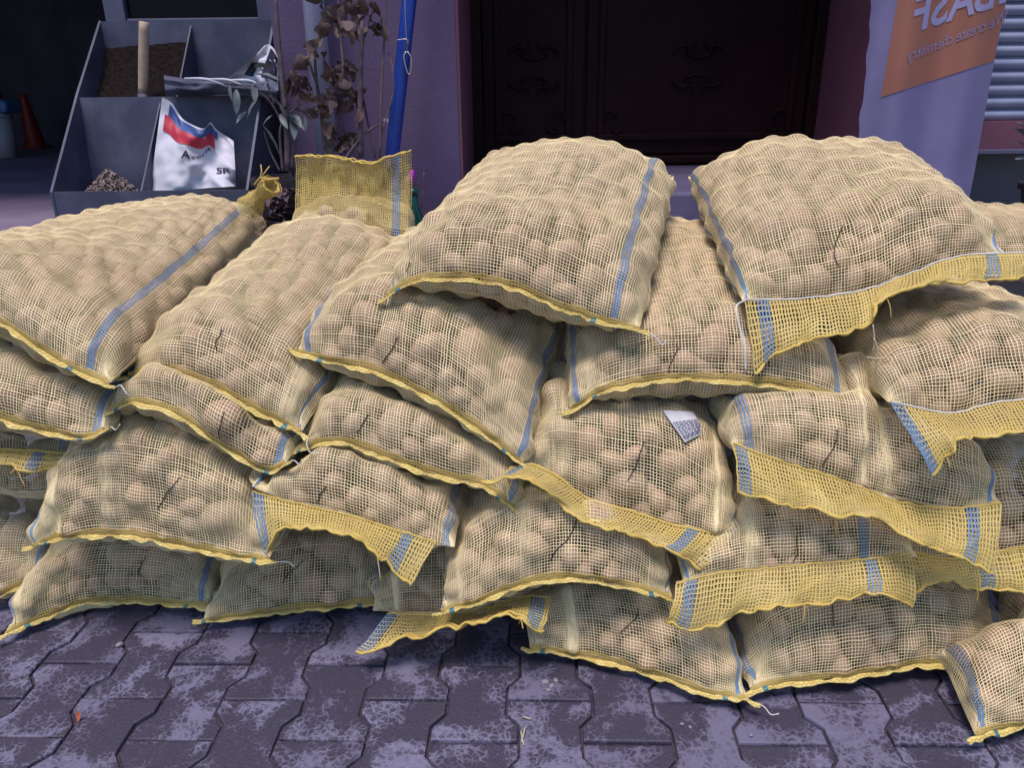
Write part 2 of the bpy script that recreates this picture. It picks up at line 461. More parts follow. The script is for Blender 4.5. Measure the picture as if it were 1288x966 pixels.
for (a, b) in ((xl_in + 0.055, x_m - 0.006), (x_m + 0.006, xr_in - 0.055)):
    lf = box("door_leaf", a, b, YD, YD + 0.04, dz0 + 0.04, 3.05, "door_metal", dr, bev=0.004)
    pz0, pz1 = dz0 + 0.10, dz0 + 1.15
    bm = bmesh.new()
    e = 0.05
    for (q0, q1, q2, q3) in ((a + e, b - e, pz0, pz0 + 0.03), (a + e, b - e, pz1 - 0.03, pz1), (a + e, a + e + 0.03, pz0 + 0.03, pz1 - 0.03), (b - e - 0.03, b - e, pz0 + 0.03, pz1 - 0.03)):
        box_bm(bm, q0, q1, YD - 0.015, YD + 0.001, q2, q3, 0.005)
    add_bm("moulding", bm, "door_metal", lf)
    mx = (a + b) / 2
    zc_ = at(675, 85, YD)[2]
    sets = []
    for fx in (-1, 1):
        for fz in (-1, 1):
            sets.append(tube_np(scroll(mx + fx * 0.07, zc_ + fz * 0.055, 0.05, fx, fz), 0.0065, 6))
            sets.append(tube_np(scroll(mx + fx * 0.035, zc_ + fz * 0.10, 0.035, fx, -fz), 0.0055, 6))
        t = np.linspace(-1, 1, 12)
    for fz in (-1, 1):
        sets.append(tube_np([(mx + q * 0.06, YD - 0.012, zc_ + fz * (0.035 + 0.02 * q * q)) for q in t], 0.0065, 6))
    Vn, Qn = join_sets(sets); add_np("scroll_ornament", Vn, Qn, "door_metal", lf)
    for fx in (-1, 1):
        cxn = a + e + 0.055 if fx < 0 else b - e - 0.055
        sets = [tube_np(scroll(cxn, pz0 + 0.10, 0.045, -fx, 1), 0.006, 6), tube_np(scroll(cxn - fx * 0.03, pz0 + 0.055, 0.035, -fx, -1), 0.006, 6)]
        Vn, Qn = join_sets(sets); add_np("corner_scroll", Vn, Qn, "door_metal", lf)
box("backing_wall", xl_in - 0.1, xr_in + 0.1, YD + 0.06, YD + 0.3, 0.0, 3.2, "interior_wall", fac)

# shop room on the left (open doorway and a window over the seed bin)
xb0 = at(133, 10, 3.12)[0]
room = empty("shop_room", (-2.5, 5, FLOOR), kind="structure")
box("back_wall", -6, x_wl + 0.1, 8.0, 8.2, 0, 3.6, "interior_wall", room)
box("side_wall", x_wl + 0.0, x_wl + 0.1, YD + 0.31, 8.0, 0, 3.6, "interior_wall", room)
box("side_wall", -6.2, -6, YW, 8.2, 0, 3.6, "interior_wall", room)
box("ceiling", -6.2, x_wl + 0.1, YW + 0.51, 8.2, 3.2, 3.35, "interior_wall", room)
win = empty("shop_window", (xb0 + 0.4, 3.12, FLOOR), label="grey metal window frame with dark pane behind seed bin", cat="window")
zb = at(230, 27, 3.12)[2]
xb1 = at(325, 10, 3.12)[0]
box("post", xb0, xb0 + 0.075, 3.10, 3.16, FLOOR, 3.2, "frame_metal", win, bev=0.005)
box("post", xb1, x_wl + 0.06, 3.10, 3.16, FLOOR, 3.2, "frame_metal", win, bev=0.005)
box("rail", xb0 + 0.075, xb1, 3.105, 3.155, zb - 0.3, zb + 0.012, "frame_metal", win, bev=0.004)
box("pane", xb0 + 0.075, xb1, 3.128, 3.134, zb + 0.012, 3.2, "dark_glass", win)
box("lower_panel", xb0 + 0.075, xb1, 3.12, 3.14, FLOOR, zb - 0.3, "frame_metal", win)

# ================================================================ net sacks of potatoes
PITCH_N = 0.0057            # mesh size of the netting
STRAND_W, STRAND_H = 0.00125, 0.0005
CX0, CY0, CRES = -1.7, 0.7, 0.01
CNX, CNY = 340, 200
ceil_map = np.full((CNY, CNX), 9.0)          # lowest underside of the sacks already laid above each spot
all_nodes, all_potatoes = [], []

def lookup(Cm, x, y):
    i = np.clip(((y - CY0) / CRES).astype(int), 0, CNY - 1); j = np.clip(((x - CX0) / CRES).astype(int), 0, CNX - 1)
    return Cm[i, j]
def maxfilt(A, r):
    for ax in (0, 1):
        B = A.copy()
        for s in range(1, r + 1):
            B = np.maximum(B, np.maximum(np.roll(A, s, ax), np.roll(A, -s, ax)))
        A = B
    return A
def blur(A, n=1, k=1.0):
    for _ in range(n):
        B = np.pad(A, [(1, 1), (1, 1)] + [(0, 0)] * (A.ndim - 2), mode='edge')
        m_ = (B[:-2, 1:-1] + B[2:, 1:-1] + B[1:-1, :-2] + B[1:-1, 2:]) / 4
        A = A * (1 - k) + m_ * k
    return A
def normals(P):
    du = np.gradient(P, axis=1); dv = np.gradient(P, axis=0)
    n = np.cross(du, dv)
    return n / (np.linalg.norm(n, axis=2)[..., None] + 1e-12)
def strands(P, Nn, axis, mask, wd, ht):
    """roof-profile threads along AXIS of the node grid; mask: nodes that are kept"""
    if axis == 1:
        P, Nn, mask = P.swapaxes(0, 1), Nn.swapaxes(0, 1), mask.T
    T = np.gradient(P, axis=0); T /= np.linalg.norm(T, axis=2)[..., None] + 1e-12
    S = np.cross(Nn, T)
    wv = np.broadcast_to(np.asarray(wd), P.shape[:2])[..., None]
    V = np.stack([P - S * wv / 2, P + Nn * ht, P + S * wv / 2], 2)          # nv,nu,3,3
    nv, nu = P.shape[:2]
    I = np.arange(nv * nu * 3).reshape(nv, nu, 3)
    ok = mask[:-1] & mask[1:]
    q1 = np.stack([I[:-1, :, 0], I[:-1, :, 1], I[1:, :, 1], I[1:, :, 0]], -1)[ok]
    q2 = np.stack([I[:-1, :, 1], I[:-1, :, 2], I[1:, :, 2], I[1:, :, 1]], -1)[ok]
    Q = np.vstack([q1, q2])
    if len(Q) == 0: return np.zeros((0, 3)), np.zeros((0, 4), int)
    un, inv = np.unique(Q, return_inverse=True)
    return V.reshape(-1, 3)[un], inv.reshape(Q.shape)

def lumps(u, v, seed, amp):
    r_ = np.random.default_rng(seed); z = 0
    for _ in range(5):
        a, b = r_.uniform(2, 9, 2); p, q = r_.uniform(0, 6.28, 2)
        z = z + np.sin(a * u + p) * np.sin(b * v + q)
    return z * amp / 2

class Sack: pass
SACKS = []
def make_sack(label, where, seam, Y=None, z=None, L=0.6, yaw=0.0, dz=0.0, bw=0.95, T=0.10, Tb=0.06, reach=0.9, under=0.15,
              flap=None, stripes=(0.10, 0.90), hem=True, thread=None, tilt=0.5, vf=0.13, floor=0.012, group="net sacks of potatoes in the stack", ears=(0.02, 0.02), flap_open=False, ceil=True):
    global ceil_map
    seed = len(SACKS) + 100
    sr = np.random.default_rng(seed)
    n = 160
    px = catmull(seam, n)
    t = np.linspace(0, 1, n)
    if z is not None: F = np.array([at_z(a, b, z[0] * (1 - s) + z[1] * s) for (a, b), s in zip(px, t)])
    else: F = np.array([at(a, b, Y[0] * (1 - s) + Y[1] * s) for (a, b), s in zip(px, t)])
    line = F[0] * (1 - t[:, None]) + F[-1] * t[:, None]
    wave = F - line
    W = np.linalg.norm((F[-1] - F[0])[:2])
    dr_ = np.array([math.sin(R(yaw)), math.cos(R(yaw)), 0.0]); pr = np.array([dr_[1], -dr_[0], 0.0])
    cen = (F[0] + F[-1]) / 2 + dr_ * L + np.array([0, 0, dz + wave[:, 2].mean()])
    Bk = cen + np.outer((t - 0.5) * W * bw, pr)
    Bk[:, 2] += tilt * (line[:, 2] - line[:, 2].mean())
    if reach < 0.6: reach *= 0.72
    def surf(u, v, side, press=True):
        U, Vv = np.meshgrid(u, v)
        ip = lambda A: np.stack([np.interp(U, t, A[:, k]) for k in range(3)], -1)
        P = ip(line) * (1 - Vv[..., None]) + ip(Bk) * Vv[..., None] + ip(wave) * ((1 - Vv) ** 4)[..., None]
        su = np.sqrt(np.clip(1 - np.abs(2 * U - 1) ** 2.6, 0, 1))
        vfr = min(0.45, vf / L)
        sv = np.where(Vv < vfr, np.sqrt(np.clip(1 - (1 - Vv / vfr) ** 2, 0, 1)), 1.0)
        vb = 1 - vfr * 1.2
        sv = np.where(Vv > vb, np.sqrt(np.clip(1 - ((Vv - vb) / (1 - vb)) ** 2, 0, 1)), sv)
        hgt = (T if side > 0 else -Tb) * su * sv
        P[..., 2] += hgt + lumps(U * W * 2, Vv * L * 2, seed, 0.010) * su * sv
        # fuller sides: the belly pushes out past the seam line
        P += (pr * (0.018 * np.sign(U - 0.5) * (np.abs(2 * U - 1) ** 3) * np.sqrt(np.clip(1 - np.abs(2 * U - 1) ** 8, 0, 1)) * sv)[..., None])
        if side > 0 and ceil and press:
            c_ = lookup(ceil_map, P[..., 0], P[..., 1]) - 0.008
            edge_ = su * sv
            base = P[..., 2] - hgt
            zz = np.minimum(P[..., 2], np.maximum(c_, base - 0.7 * Tb * edge_))
            P[..., 2] = np.where(edge_ > 0.25, zz, P[..., 2])
        if side < 0:
            fl = np.where(P[..., 1] > 2.02, FLOOR + 0.012, floor)
            P[..., 2] = np.maximum(P[..., 2], fl)
        return P
    # even spacing of the threads along both directions
    tt = (1 - np.cos(np.linspace(0, math.pi, 140))) / 2
    D = surf(tt, tt, 1)
    au = np.concatenate([[0], np.cumsum(np.linalg.norm(np.diff(D, axis=1), axis=2)[40:110].mean(0))])
    av = np.concatenate([[0], np.cumsum(np.linalg.norm(np.diff(D, axis=0), axis=2)[:, 40:110].mean(1))])
    NU, NV = int(au[-1] / PITCH_N), int(av[-1] / PITCH_N)
    su_, sv_ = np.linspace(0, au[-1], NU), np.linspace(0, av[-1], NV)
    uu, vv = np.interp(su_, au, tt), np.interp(sv_, av, tt)
    S = Sack(); S.F, S.dr, S.pr = F, dr_, pr
    base_loc = np.array([F[:, 0].mean(), F[:, 1].mean() + 0.1, max(floor, F[:, 2].min() - Tb)])
    root = empty("potato_sack", base_loc, label=label, cat="sack", group=group)
    S.root = root
    hid_map = maxfilt(ceil_map, 9)
    netsets, bluesets, potatoes = [], [[] for _ in stripes], []
    SV = np.broadcast_to(sv_[:, None], (NV, NU)); SU = np.broadcast_to(su_[None, :], (NV, NU))
    geo = {}
    for side in (1, -1):
        P = surf(uu, vv, side)
        if side > 0:                                         # pressed down softly under whatever lies on top
            P0 = surf(uu, vv, 1, False); dl = P[..., 2] - P0[..., 2]
            P0[..., 2] += np.minimum(blur(dl, 40), 0.0); P = P0
        P[1:-1, 1:-1] = blur(P, 3 if side > 0 else 1)[1:-1, 1:-1]
        Nn = normals(P) * side
        Nn = blur(Nn, 3); Nn /= np.linalg.norm(Nn, axis=2)[..., None] + 1e-12
        if side > 0:
            hid = (lookup(hid_map, P[..., 0], P[..., 1]) < 5) & (lookup(ceil_map, P[..., 0], P[..., 1]) - P[..., 2] < 0.03)
            mask = (SV < reach) & ~hid
        else:
            mask = (SV < under) | ((np.minimum(SU, au[-1] - SU) < 0.09) & (SV < min(reach, 0.3 if reach < 0.6 else 2)))
        geo[side] = (P, Nn, mask)
    thick = np.linalg.norm(geo[1][0] - geo[-1][0], axis=2)
    cents, cents_r, mine = np.zeros((0, 3)), np.zeros(0), []
    for side in (1, -1):                                     # potatoes just under the net
        P, Nn, mask = geo[side]
        ii, jj = np.nonzero(mask & (thick > 0.042) & (np.minimum(SU, au[-1] - SU) > 0.024))
        for q in sr.permutation(len(ii)):
            i, j = ii[q], jj[q]
            p, nn = P[i, j], Nn[i, j]
            r_ = min(sr.choice([sr.uniform(0.019, 0.026), sr.uniform(0.026, 0.033), sr.uniform(0.031, 0.039)]), max(0.017, thick[i, j] * 0.46)); tk_ = thick[i, j]
            c_ = p - nn * (r_ * 0.92 - 0.003)
            if len(cents) and (np.linalg.norm(cents - c_, axis=1) < (r_ + cents_r) * 0.94).any(): continue
            cents = np.vstack([cents, c_]); cents_r = np.append(cents_r, r_)
            a = sr.normal(size=3); a -= nn * (a @ nn); a /= np.linalg.norm(a); b = np.cross(nn, a)
            A = np.stack([a * r_ * sr.uniform(1.02, 1.38), b * r_ * sr.uniform(0.88, 1.02), nn * r_ * 0.92], 1)
            mine.append((c_, A, r_, side, tk_))
            if len(mine) > 420: break
    for side in (1, -1):                                     # the net is drawn tight over all of them
        P, Nn, mask = geo[side]
        seamf = np.clip(SV / 0.03, 0, 1) * np.clip(np.minimum(SU, au[-1] - SU) / 0.025, 0, 1)
        Pf, Nf = P.reshape(-1, 3), Nn.reshape(-1, 3); rf = (-0.018 * seamf).ravel()
        for c_, A, r_, _s, _t in mine:
            near = np.nonzero((np.abs(Pf - c_) < 0.065).all(1))[0]
            if len(near) == 0: continue
            Ai = np.linalg.inv(A * 1.03)
            p_ = (Pf[near] - c_) @ Ai.T; n_ = Nf[near] @ Ai.T
            aa, bb, cc = (n_ ** 2).sum(1), (p_ * n_).sum(1), (p_ ** 2).sum(1) - 1
            ds = bb ** 2 - aa * cc
            tr_ = np.where(ds > 0, (-bb + np.sqrt(np.maximum(ds, 0))) / aa, -1)
            tr_ = np.where(tr_ > -0.03, tr_, -1)
            rf[near] = np.maximum(rf[near], np.minimum(tr_, 0.04))
        raw = rf.reshape(P.shape[:2])
        d = raw.copy()
        for _ in range(38): d = np.maximum(raw, blur(d, 1, 0.85))
        d = np.maximum(blur(d, 3, 0.8), raw + 0.0004) + 0.0012
        d *= np.clip(SV / 0.008, 0.0, 1)
        jit = blur(sr.normal(size=P.shape) * 0.0007, 1, 0.6)
        Pn = P + Nn * d[..., None] + jit - Nn * (jit * Nn).sum(-1, keepdims=True)
        Nn2 = normals(Pn) * side
        cols = np.zeros(NU, bool)
        for s_ in stripes: cols |= np.abs(su_ - s_ * au[-1]) < 0.0082
        wj = STRAND_W * (1 + 0.2 * sr.normal(size=(1, NU))).clip(0.6, 1.5)
        netsets.append(strands(Pn, Nn2, 0, mask & ~cols[None, :], np.broadcast_to(wj, P.shape[:2]), STRAND_H))
        wi = STRAND_W * (1 + 0.2 * sr.normal(size=(1, NV))).clip(0.6, 1.5)
        netsets.append(strands(Pn + Nn2 * 0.0004, Nn2, 1, mask, np.broadcast_to(wi, (NU, NV)), STRAND_H))
        for k_, s_ in enumerate(stripes):
            c1 = np.abs(su_ - s_ * au[-1]) < 0.0082
            bluesets[k_].append(strands(Pn + Nn2 * 0.0007, Nn2, 0, mask & c1[None, :], np.full(P.shape[:2], 0.0028), STRAND_H))
        if side > 0: S.Ptop, S.Ntop, S.uu, S.su, S.sv = Pn, Nn2, uu, su_, sv_
        all_nodes.append(Pn[mask])
    shell = np.vstack([geo[1][0].reshape(-1, 3)[::2], geo[-1][0].reshape(-1, 3)[::2]])
    def inside(c_, A):                                       # shrink a filler potato until it stays clear of the net
        dmin = np.linalg.norm(shell - c_, axis=1).min() - 0.004; mr = np.linalg.norm(A, axis=0).max()
        return None if dmin < 0.014 else A * min(1.0, dmin / mr)
    for k_, (c_, A, r_, side, tk_) in enumerate(mine):            # a looser second layer fills the middle
        potatoes.append((c_, A, r_))
        c2_ = c_ + np.array([0, 0, -min(0.045, tk_ * 0.27) * side]) + sr.normal(size=3) * 0.006 + dr_ * 0.02
        A2_ = inside(c2_, A * 0.85)
        if A2_ is not None: all_potatoes.append((SACKS_i(), c2_, A2_, r_, False, None))
    if reach > 0.6:                                          # loose fill in the heart of the sacks one can look into
        for i in range(10, NV - 10, 9):
            for j in range(10, NU - 10, 9):
                if SV[i, j] < reach + 0.1 and thick[i, j] > 0.10:
                    c_ = geo[1][0][i, j] * 0.42 + geo[-1][0][i, j] * 0.58 + sr.normal(size=3) * 0.006
                    A = np.linalg.qr(sr.normal(size=(3, 3)))[0] * np.array([0.032, 0.027, 0.025])
                    A = inside(c_, A)
                    if A is not None: all_potatoes.append((SACKS_i(), c_, A, 0.028, False, None))
    Pl = surf(np.linspace(0, 1, 160), np.linspace(0, 1, 240), -1).reshape(-1, 3)
    i = np.clip(((Pl[:, 1] - CY0) / CRES).astype(int), 0, CNY - 1); j = np.clip(((Pl[:, 0] - CX0) / CRES).astype(int), 0, CNX - 1)
    np.minimum.at(ceil_map, (i, j), Pl[:, 2])
    for c_, A, r_ in potatoes: all_potatoes.append((SACKS_i(), c_, A, r_, True, where))
    V_, Q_ = join_sets([s_ for s_ in netsets if len(s_[0])])
    add_np("net", V_, Q_, "net", root)
    for bs_ in bluesets:
        bs_ = [s_ for s_ in bs_ if len(s_[0])]
        if bs_: add_np("stripe", *join_sets(bs_), "stripe_blue", root)
    # sewn bottom hem with a flat roll and a doubled band above it
    out = -dr_
    if hem:
        nh = max(40, int(au[-1] / 0.006))
        e0 = F[0] - (F[3] - F[0]) / np.linalg.norm(F[3] - F[0]) * ears[0]; e1 = F[-1] + (F[-1] - F[-4]) / np.linalg.norm(F[-1] - F[-4]) * ears[1]
        H = catmull(np.vstack([e0, F[::8], F[-1:], e1]), nh)
        s_ = np.linspace(0, 1, nh)
        wob = sum(sr.uniform(0.4, 1) * np.sin(s_ * k_ * 6.28 + sr.uniform(0, 6.28)) / k_ * 5 for k_ in (4, 7, 11, 17)) / 3
        H = H + np.outer(wob * 0.0024 + blur(sr.normal(size=(nh, 1)) * 0.0022, 3)[:, 0], [0, 0, 1]) + out * blur(sr.normal(size=(nh, 1)) * 0.003, 3) + out * 0.004
        Tg = np.gradient(H, axis=0); Tg /= np.linalg.norm(Tg, axis=1)[:, None]
        ow = out * 0.85 + np.array([0, 0, -0.45]); ow = ow - Tg * (Tg @ ow)[:, None]; ow /= np.linalg.norm(ow, axis=1)[:, None]
        up = np.cross(Tg, ow); up *= np.sign(up[:, 2:3] + 1e-9)
        wd = 0.0068 * (1 + 0.2 * np.sin(s_ * 40 + seed) + blur(sr.normal(size=(nh, 1)) * 0.4, 3)[:, 0]).clip(0.5, 1.8); th = 0.0014 * (1 + 0.3 * np.sin(s_ * 61 + seed * 2))
        prof_ = [(-0.35, 0.3), (0.15, 0.75), (0.6, 1.0), (0.95, 0.6), (1.0, -0.3), (0.7, -0.9), (0.2, -0.7), (-0.35, -0.4)]
        V3 = np.stack([H + ow * (wd * a)[:, None] + up * (th * b)[:, None] for a, b in prof_], 1)
        I = np.arange(nh * 8).reshape(nh, 8)
        Q3 = np.stack([I[:-1], np.roll(I, -1, 1)[:-1], np.roll(I, -1, 1)[1:], I[1:]], -1).reshape(-1, 4)
        hm = add_np("hem", V3.reshape(-1, 3), Q3, "hem", root)
        kb = 3
        P = S.Ptop[:kb] + S.Ntop[:kb] * 0.0022
        P = P.copy(); P[:, :, 2] += (blur(sr.normal(size=P.shape[:2]) * 0.004, 2))
        mk = np.ones(P.shape[:2], bool)
        V_, Q_ = join_sets([strands(P, S.Ntop[:kb], 0, mk, np.full(P.shape[:2], 0.0034), 0.0008), strands(P + S.Ntop[:kb] * 0.0004, S.Ntop[:kb], 1, mk, np.full(P.shape[:2][::-1], 0.0034), 0.0008)])
        add_np("hem_band", V_, Q_, "band_net", root)
        zz = np.where(np.arange(nh) % 2, 0.002, -0.001)
        Vt, Qt = tube_np(H + ow * (wd * 0.35 + zz)[:, None] + up * (th * 1.0 + 0.0007)[:, None], 0.0006, 4)
        add_np("stitching", Vt, Qt, "string", hm)
        for s_ in stripes:                                   # teal ticks where the stripe meets the hem
            k0 = int((0.04 + 0.92 * s_) * (nh - 1)); rr = slice(max(0, k0 - 1), min(nh, k0 + 2))
            Vt = np.stack([H[rr] + ow[rr] * (wd[rr] * a)[:, None] * 1.04 + up[rr] * (th[rr] * b * 1.15 + 0.0006)[:, None] for a, b in prof_[:5]], 1)
            m0 = Vt.shape[0]; I = np.arange(m0 * 5).reshape(m0, 5)
            Qt = np.stack([I[:-1, :-1], I[:-1, 1:], I[1:, 1:], I[1:, :-1]], -1).reshape(-1, 4)
            add_np("stripe_end", Vt.reshape(-1, 3), Qt, "teal", hm)
        q0 = H[-1]; k_ = sr.normal(size=3) * 0.006
        tube("thread_end", [q0, q0 + Tg[-1] * 0.012 + k_, q0 + Tg[-1] * 0.022 + np.array([0, -0.004, -0.010]) + k_, q0 + Tg[-1] * 0.03 + np.array([0, -0.006, -0.006])], 0.0012, "white_thread", root, 4, 8)
    if flap: make_flap(S, flap, sr)
    if thread:                                               # dark mending strand lying on the net
        pts = []
        for (a, b) in catmull(thread, 5):
            X, Yp, _ = to_px(S.Ptop)
            k_ = np.argmin((X - a) ** 2 + (Yp - b) ** 2 + np.where(S.Ptop[..., 1] < 0, 1e9, 0))
            pts.append(S.Ptop.reshape(-1, 3)[k_] + S.Ntop.reshape(-1, 3)[k_] * 0.0022)
        tube("dark_strand", np.array(pts), 0.0009, "black_thread", root, 5, 16)
    SACKS.append(S)
    return S
def SACKS_i(): return len(SACKS)

def make_flap(S, f, sr):
    """loose netting beyond the sewn mouth: hangs from the seam down to its corded edge"""
    top, bot = f["top"], f["bot"]
    ln = 150
    Tt, Bt = catmull(top, ln), catmull(bot, ln)
    t = np.linspace(0, 1, ln)
    yt, yb = f["Yt"], f["Yb"]
    A = np.array([at(p[0], p[1], yt[0] * (1 - s) + yt[1] * s) for p, s in zip(Tt, t)])
    B = np.array([at(p[0], p[1], yb[0] * (1 - s) + yb[1] * s) for p, s in zip(Bt, t)])
    width = np.linalg.norm(np.diff(A, axis=0), axis=1).sum(); height = np.linalg.norm(A - B, axis=1).mean()
    NU, NW = int(width / PITCH_N), max(5, int(height / PITCH_N))
    ti = np.linspace(0, 1, NU)
    A = np.stack([np.interp(ti, t, A[:, k]) for k in range(3)], 1); B = np.stack([np.interp(ti, t, B[:, k]) for k in range(3)], 1)
    ww = np.linspace(0, 1, NW)[:, None, None]
    P = A[None] * (1 - ww) + B[None] * ww
    rip = sum(sr.uniform(0.5, 1) * np.sin(ti * k_ * 6.28 * width / 0.45 + sr.uniform(0, 6.28)) for k_ in (2, 3.3, 5.1)) / 2
    bow = f.get("bow", 0.012)
    amp = f.get("amp", 0.010)
    P[..., 1] -= (np.sin(np.linspace(0, 1, NW) * math.pi * 0.8)[:, None] * bow + rip[None] * amp * np.linspace(0, 1, NW)[:, None])
    cr_ = f.get("crump", 0.010)                              # creases and folds of the limp net
    q_ = np.array([[noise.noise(Vector((b_ * width * 26 + len(SACKS) * 7, a_ * height * 20, 0))) + 0.6 * noise.noise(Vector((b_ * width * 60 + len(SACKS) * 3, a_ * height * 18, 5))) for b_ in ti] for a_ in np.linspace(0, 1, NW)])
    P[..., 1] += q_ * cr_ * np.linspace(0.15, 1, NW)[:, None]
    P[..., 2] += q_ * cr_ * 0.5 * np.linspace(0, 1, NW)[:, None]
    P[..., 2] += rip[None] * 0.004 * np.linspace(0, 1, NW)[:, None] ** 2
    P = P + blur(sr.normal(size=P.shape) * 0.0012, 1, 0.7)
    Nn = normals(P)
    sgn = np.sign(((cam_pos - P) * Nn).sum(-1).mean()); Nn = Nn * sgn
    fl_cols = np.zeros(NU, bool)
    for s_ in f.get("stripes", (0.08, 0.9)): fl_cols |= np.abs(ti - s_) * width < 0.0125
    mk = np.ones(P.shape[:2], bool)
    fw = f.get('w', 0.0024); wA = np.full(P.shape[:2], fw); wB = np.full(P.shape[:2][::-1], fw)
    sets = [strands(P, Nn, 0, mk & ~fl_cols[None], wA, STRAND_H), strands(P + Nn * 0.0004, Nn, 1, mk, wB, STRAND_H)]
    P2 = P + np.array([0.003, f.get('sep', 0.009), -0.0022]) + blur(sr.normal(size=P.shape) * 0.0015, 2)       # the rear layer of the mouth
    sets += [strands(P2, Nn, 0, mk & ~fl_cols[None], wA, STRAND_H), strands(P2 + Nn * 0.0004, Nn, 1, mk, wB, STRAND_H)]
    V_, Q_ = join_sets(sets)
    fo = add_np("flap", V_, Q_, f.get("mat", "flap_net"), S.root)
    for s_ in f.get("stripes", (0.08, 0.9)):
        c1 = np.abs(ti - s_) * width < 0.0125
        if c1.any():
            V_, Q_ = strands(P + Nn * 0.0008, Nn, 0, mk & c1[None], np.full(P.shape[:2], 0.0027), STRAND_H)
            add_np("flap_stripe", V_, Q_, "stripe_blue", fo)
    for Pk, r_ in ((P[-1], 0.0027), (P2[-1], 0.0024)):
        Vt, Qt = tube_np(Pk + blur(sr.normal(size=(len(Pk), 1, 3)) * 0.0012, 1)[:, 0], r_ * (1 + 0.25 * np.sin(np.arange(len(Pk)) * 0.9)), 6)
        add_np("flap_cord", Vt, Qt, "cord", fo)
    # stitching where the mouth is sewn
    Vt, Qt = tube_np(P[0] + Nn[0] * 0.0015, 0.0015, 5)
    add_np("stitching", Vt, Qt, "white_thread" if f.get("white") else "cord", fo)
    e = P[-1, int(NU * f.get("tail", 0.5))]
    for q in range(2):
        k_ = sr.normal(size=3) * 0.01
        tube("loose_thread", [e, e + np.array([0.004, -0.006, -0.012]) + k_ * 0.5, e + np.array([0.006, -0.008, -0.028]) + k_], 0.0011, "string", fo, 4, 8)
    all_nodes.append(P.reshape(-1, 3))
    S.flapP, S.flapN = P, Nn

# ---- the stack, top layer first so that what lies below is pressed flat under it
make_sack("topmost sack in the middle of the stack, in front of the dark door", "the topmost sack in front of the dark door",
          [(487, 372), (520, 355), (570, 350), (640, 360), (700, 385), (760, 405), (803, 413)], Y=(1.42, 1.33), L=0.56, yaw=17, dz=0.165, bw=0.97, T=0.125, Tb=0.065, reach=0.75, tilt=0.2, stripes=(0.06, 0.84),
          thread=[(523, 300), (516, 325), (512, 342)])
s6 = make_sack("topmost sack in front of the hanging banner, loose flap at its front", "the topmost sack in front of the banner",
          [(935, 378), (1010, 378), (1090, 366), (1150, 342), (1210, 325), (1262, 318)], Y=(1.36, 1.40), L=0.56, yaw=2, dz=0.15, bw=1.0, T=0.115, Tb=0.075, reach=0.75, hem=False, stripes=(0.05, 0.96),
          thread=[(1058, 285), (1050, 310), (1054, 335)],
          flap=dict(top=[(937, 377), (1010, 376), (1090, 364), (1150, 342), (1210, 322), (1300, 318)], bot=[(950, 466), (985, 440), (1030, 420), (1088, 408), (1106, 376), (1180, 357), (1300, 346)], Yt=(1.355, 1.395), Yb=(1.29, 1.36), white=True, tail=0.52, stripes=(0.06, 0.86)))
make_sack("sack end peeping out behind the banner-side top sack at picture edge", "the sack peeping out behind the top right sack",
          [(1190, 345), (1260, 345), (1340, 345), (1430, 345)], Y=(1.80, 1.80), L=0.35, yaw=0, dz=0.06, T=0.11, Tb=0.05, reach=0.35, under=0.05)
make_sack("long top sack lying in front of the metal seed bin, mouth tied", "the long top sack in front of the seed bin",
          [(-150, 372), (-60, 384), (0, 405), (40, 430), (85, 460), (136, 482)], Y=(1.45, 1.30), L=0.92, yaw=1, dz=0.03, bw=0.98, T=0.115, Tb=0.07, reach=1.0, stripes=(0.12, 0.86), tilt=-0.3)
make_sack("sack half covered by the middle topmost sack, front hem sloping down", "the sack half covered by the middle topmost sack",
          [(374, 441), (420, 455), (480, 470), (550, 505), (610, 545), (657, 582)], Y=(1.41, 1.27), L=0.60, yaw=16, dz=0.14, bw=0.95, T=0.15, Tb=0.065, reach=0.7, tilt=0.15,
          thread=[(499, 425), (492, 440), (482, 457)], stripes=(0.11, 0.92))
make_sack("broad top sack between the seed-bin sack and the flower pots", "the broad top sack in front of the flower pots",
          [(163, 472), (200, 466), (260, 481), (320, 514), (378, 543)], Y=(1.40, 1.32), L=0.66, yaw=13, dz=0.16, bw=1.0, T=0.115, Tb=0.07, reach=0.95, tilt=0.2,
          thread=[(278, 415), (274, 430), (273, 442)], stripes=(0.03, 0.92))
make_sack("sack lying between the two topmost sacks, hem nearly level", "the sack between the two topmost sacks",
          [(718, 514), (760, 492), (830, 478), (900, 478), (980, 485), (1040, 497), (1070, 512)], Y=(1.33, 1.29), L=0.64, yaw=2, dz=0.14, bw=0.95, T=0.12, Tb=0.065, reach=0.8,
          thread=[(852, 438), (845, 455), (841, 470)])
make_sack("sack standing behind the rest with its open net mouth upright by the flower pots", "the upright-mouthed sack by the flower pots",
          [(366, 284), (440, 282), (514, 290)], Y=(2.05, 2.0), L=0.26, yaw=0, dz=-0.02, T=0.07, Tb=0.10, reach=0.3, under=0.12, hem=False, stripes=(), vf=0.08,
          flap=dict(top=[(369, 288), (440, 289), (512, 300)], bot=[(369, 200), (385, 196), (430, 200), (470, 206), (488, 196), (511, 190)], Yt=(2.04, 1.99), Yb=(2.05, 2.0), bow=-0.03, amp=0.016, tail=0.9, stripes=(0.9,), sep=0.05, w=0.0018, crump=0.012))
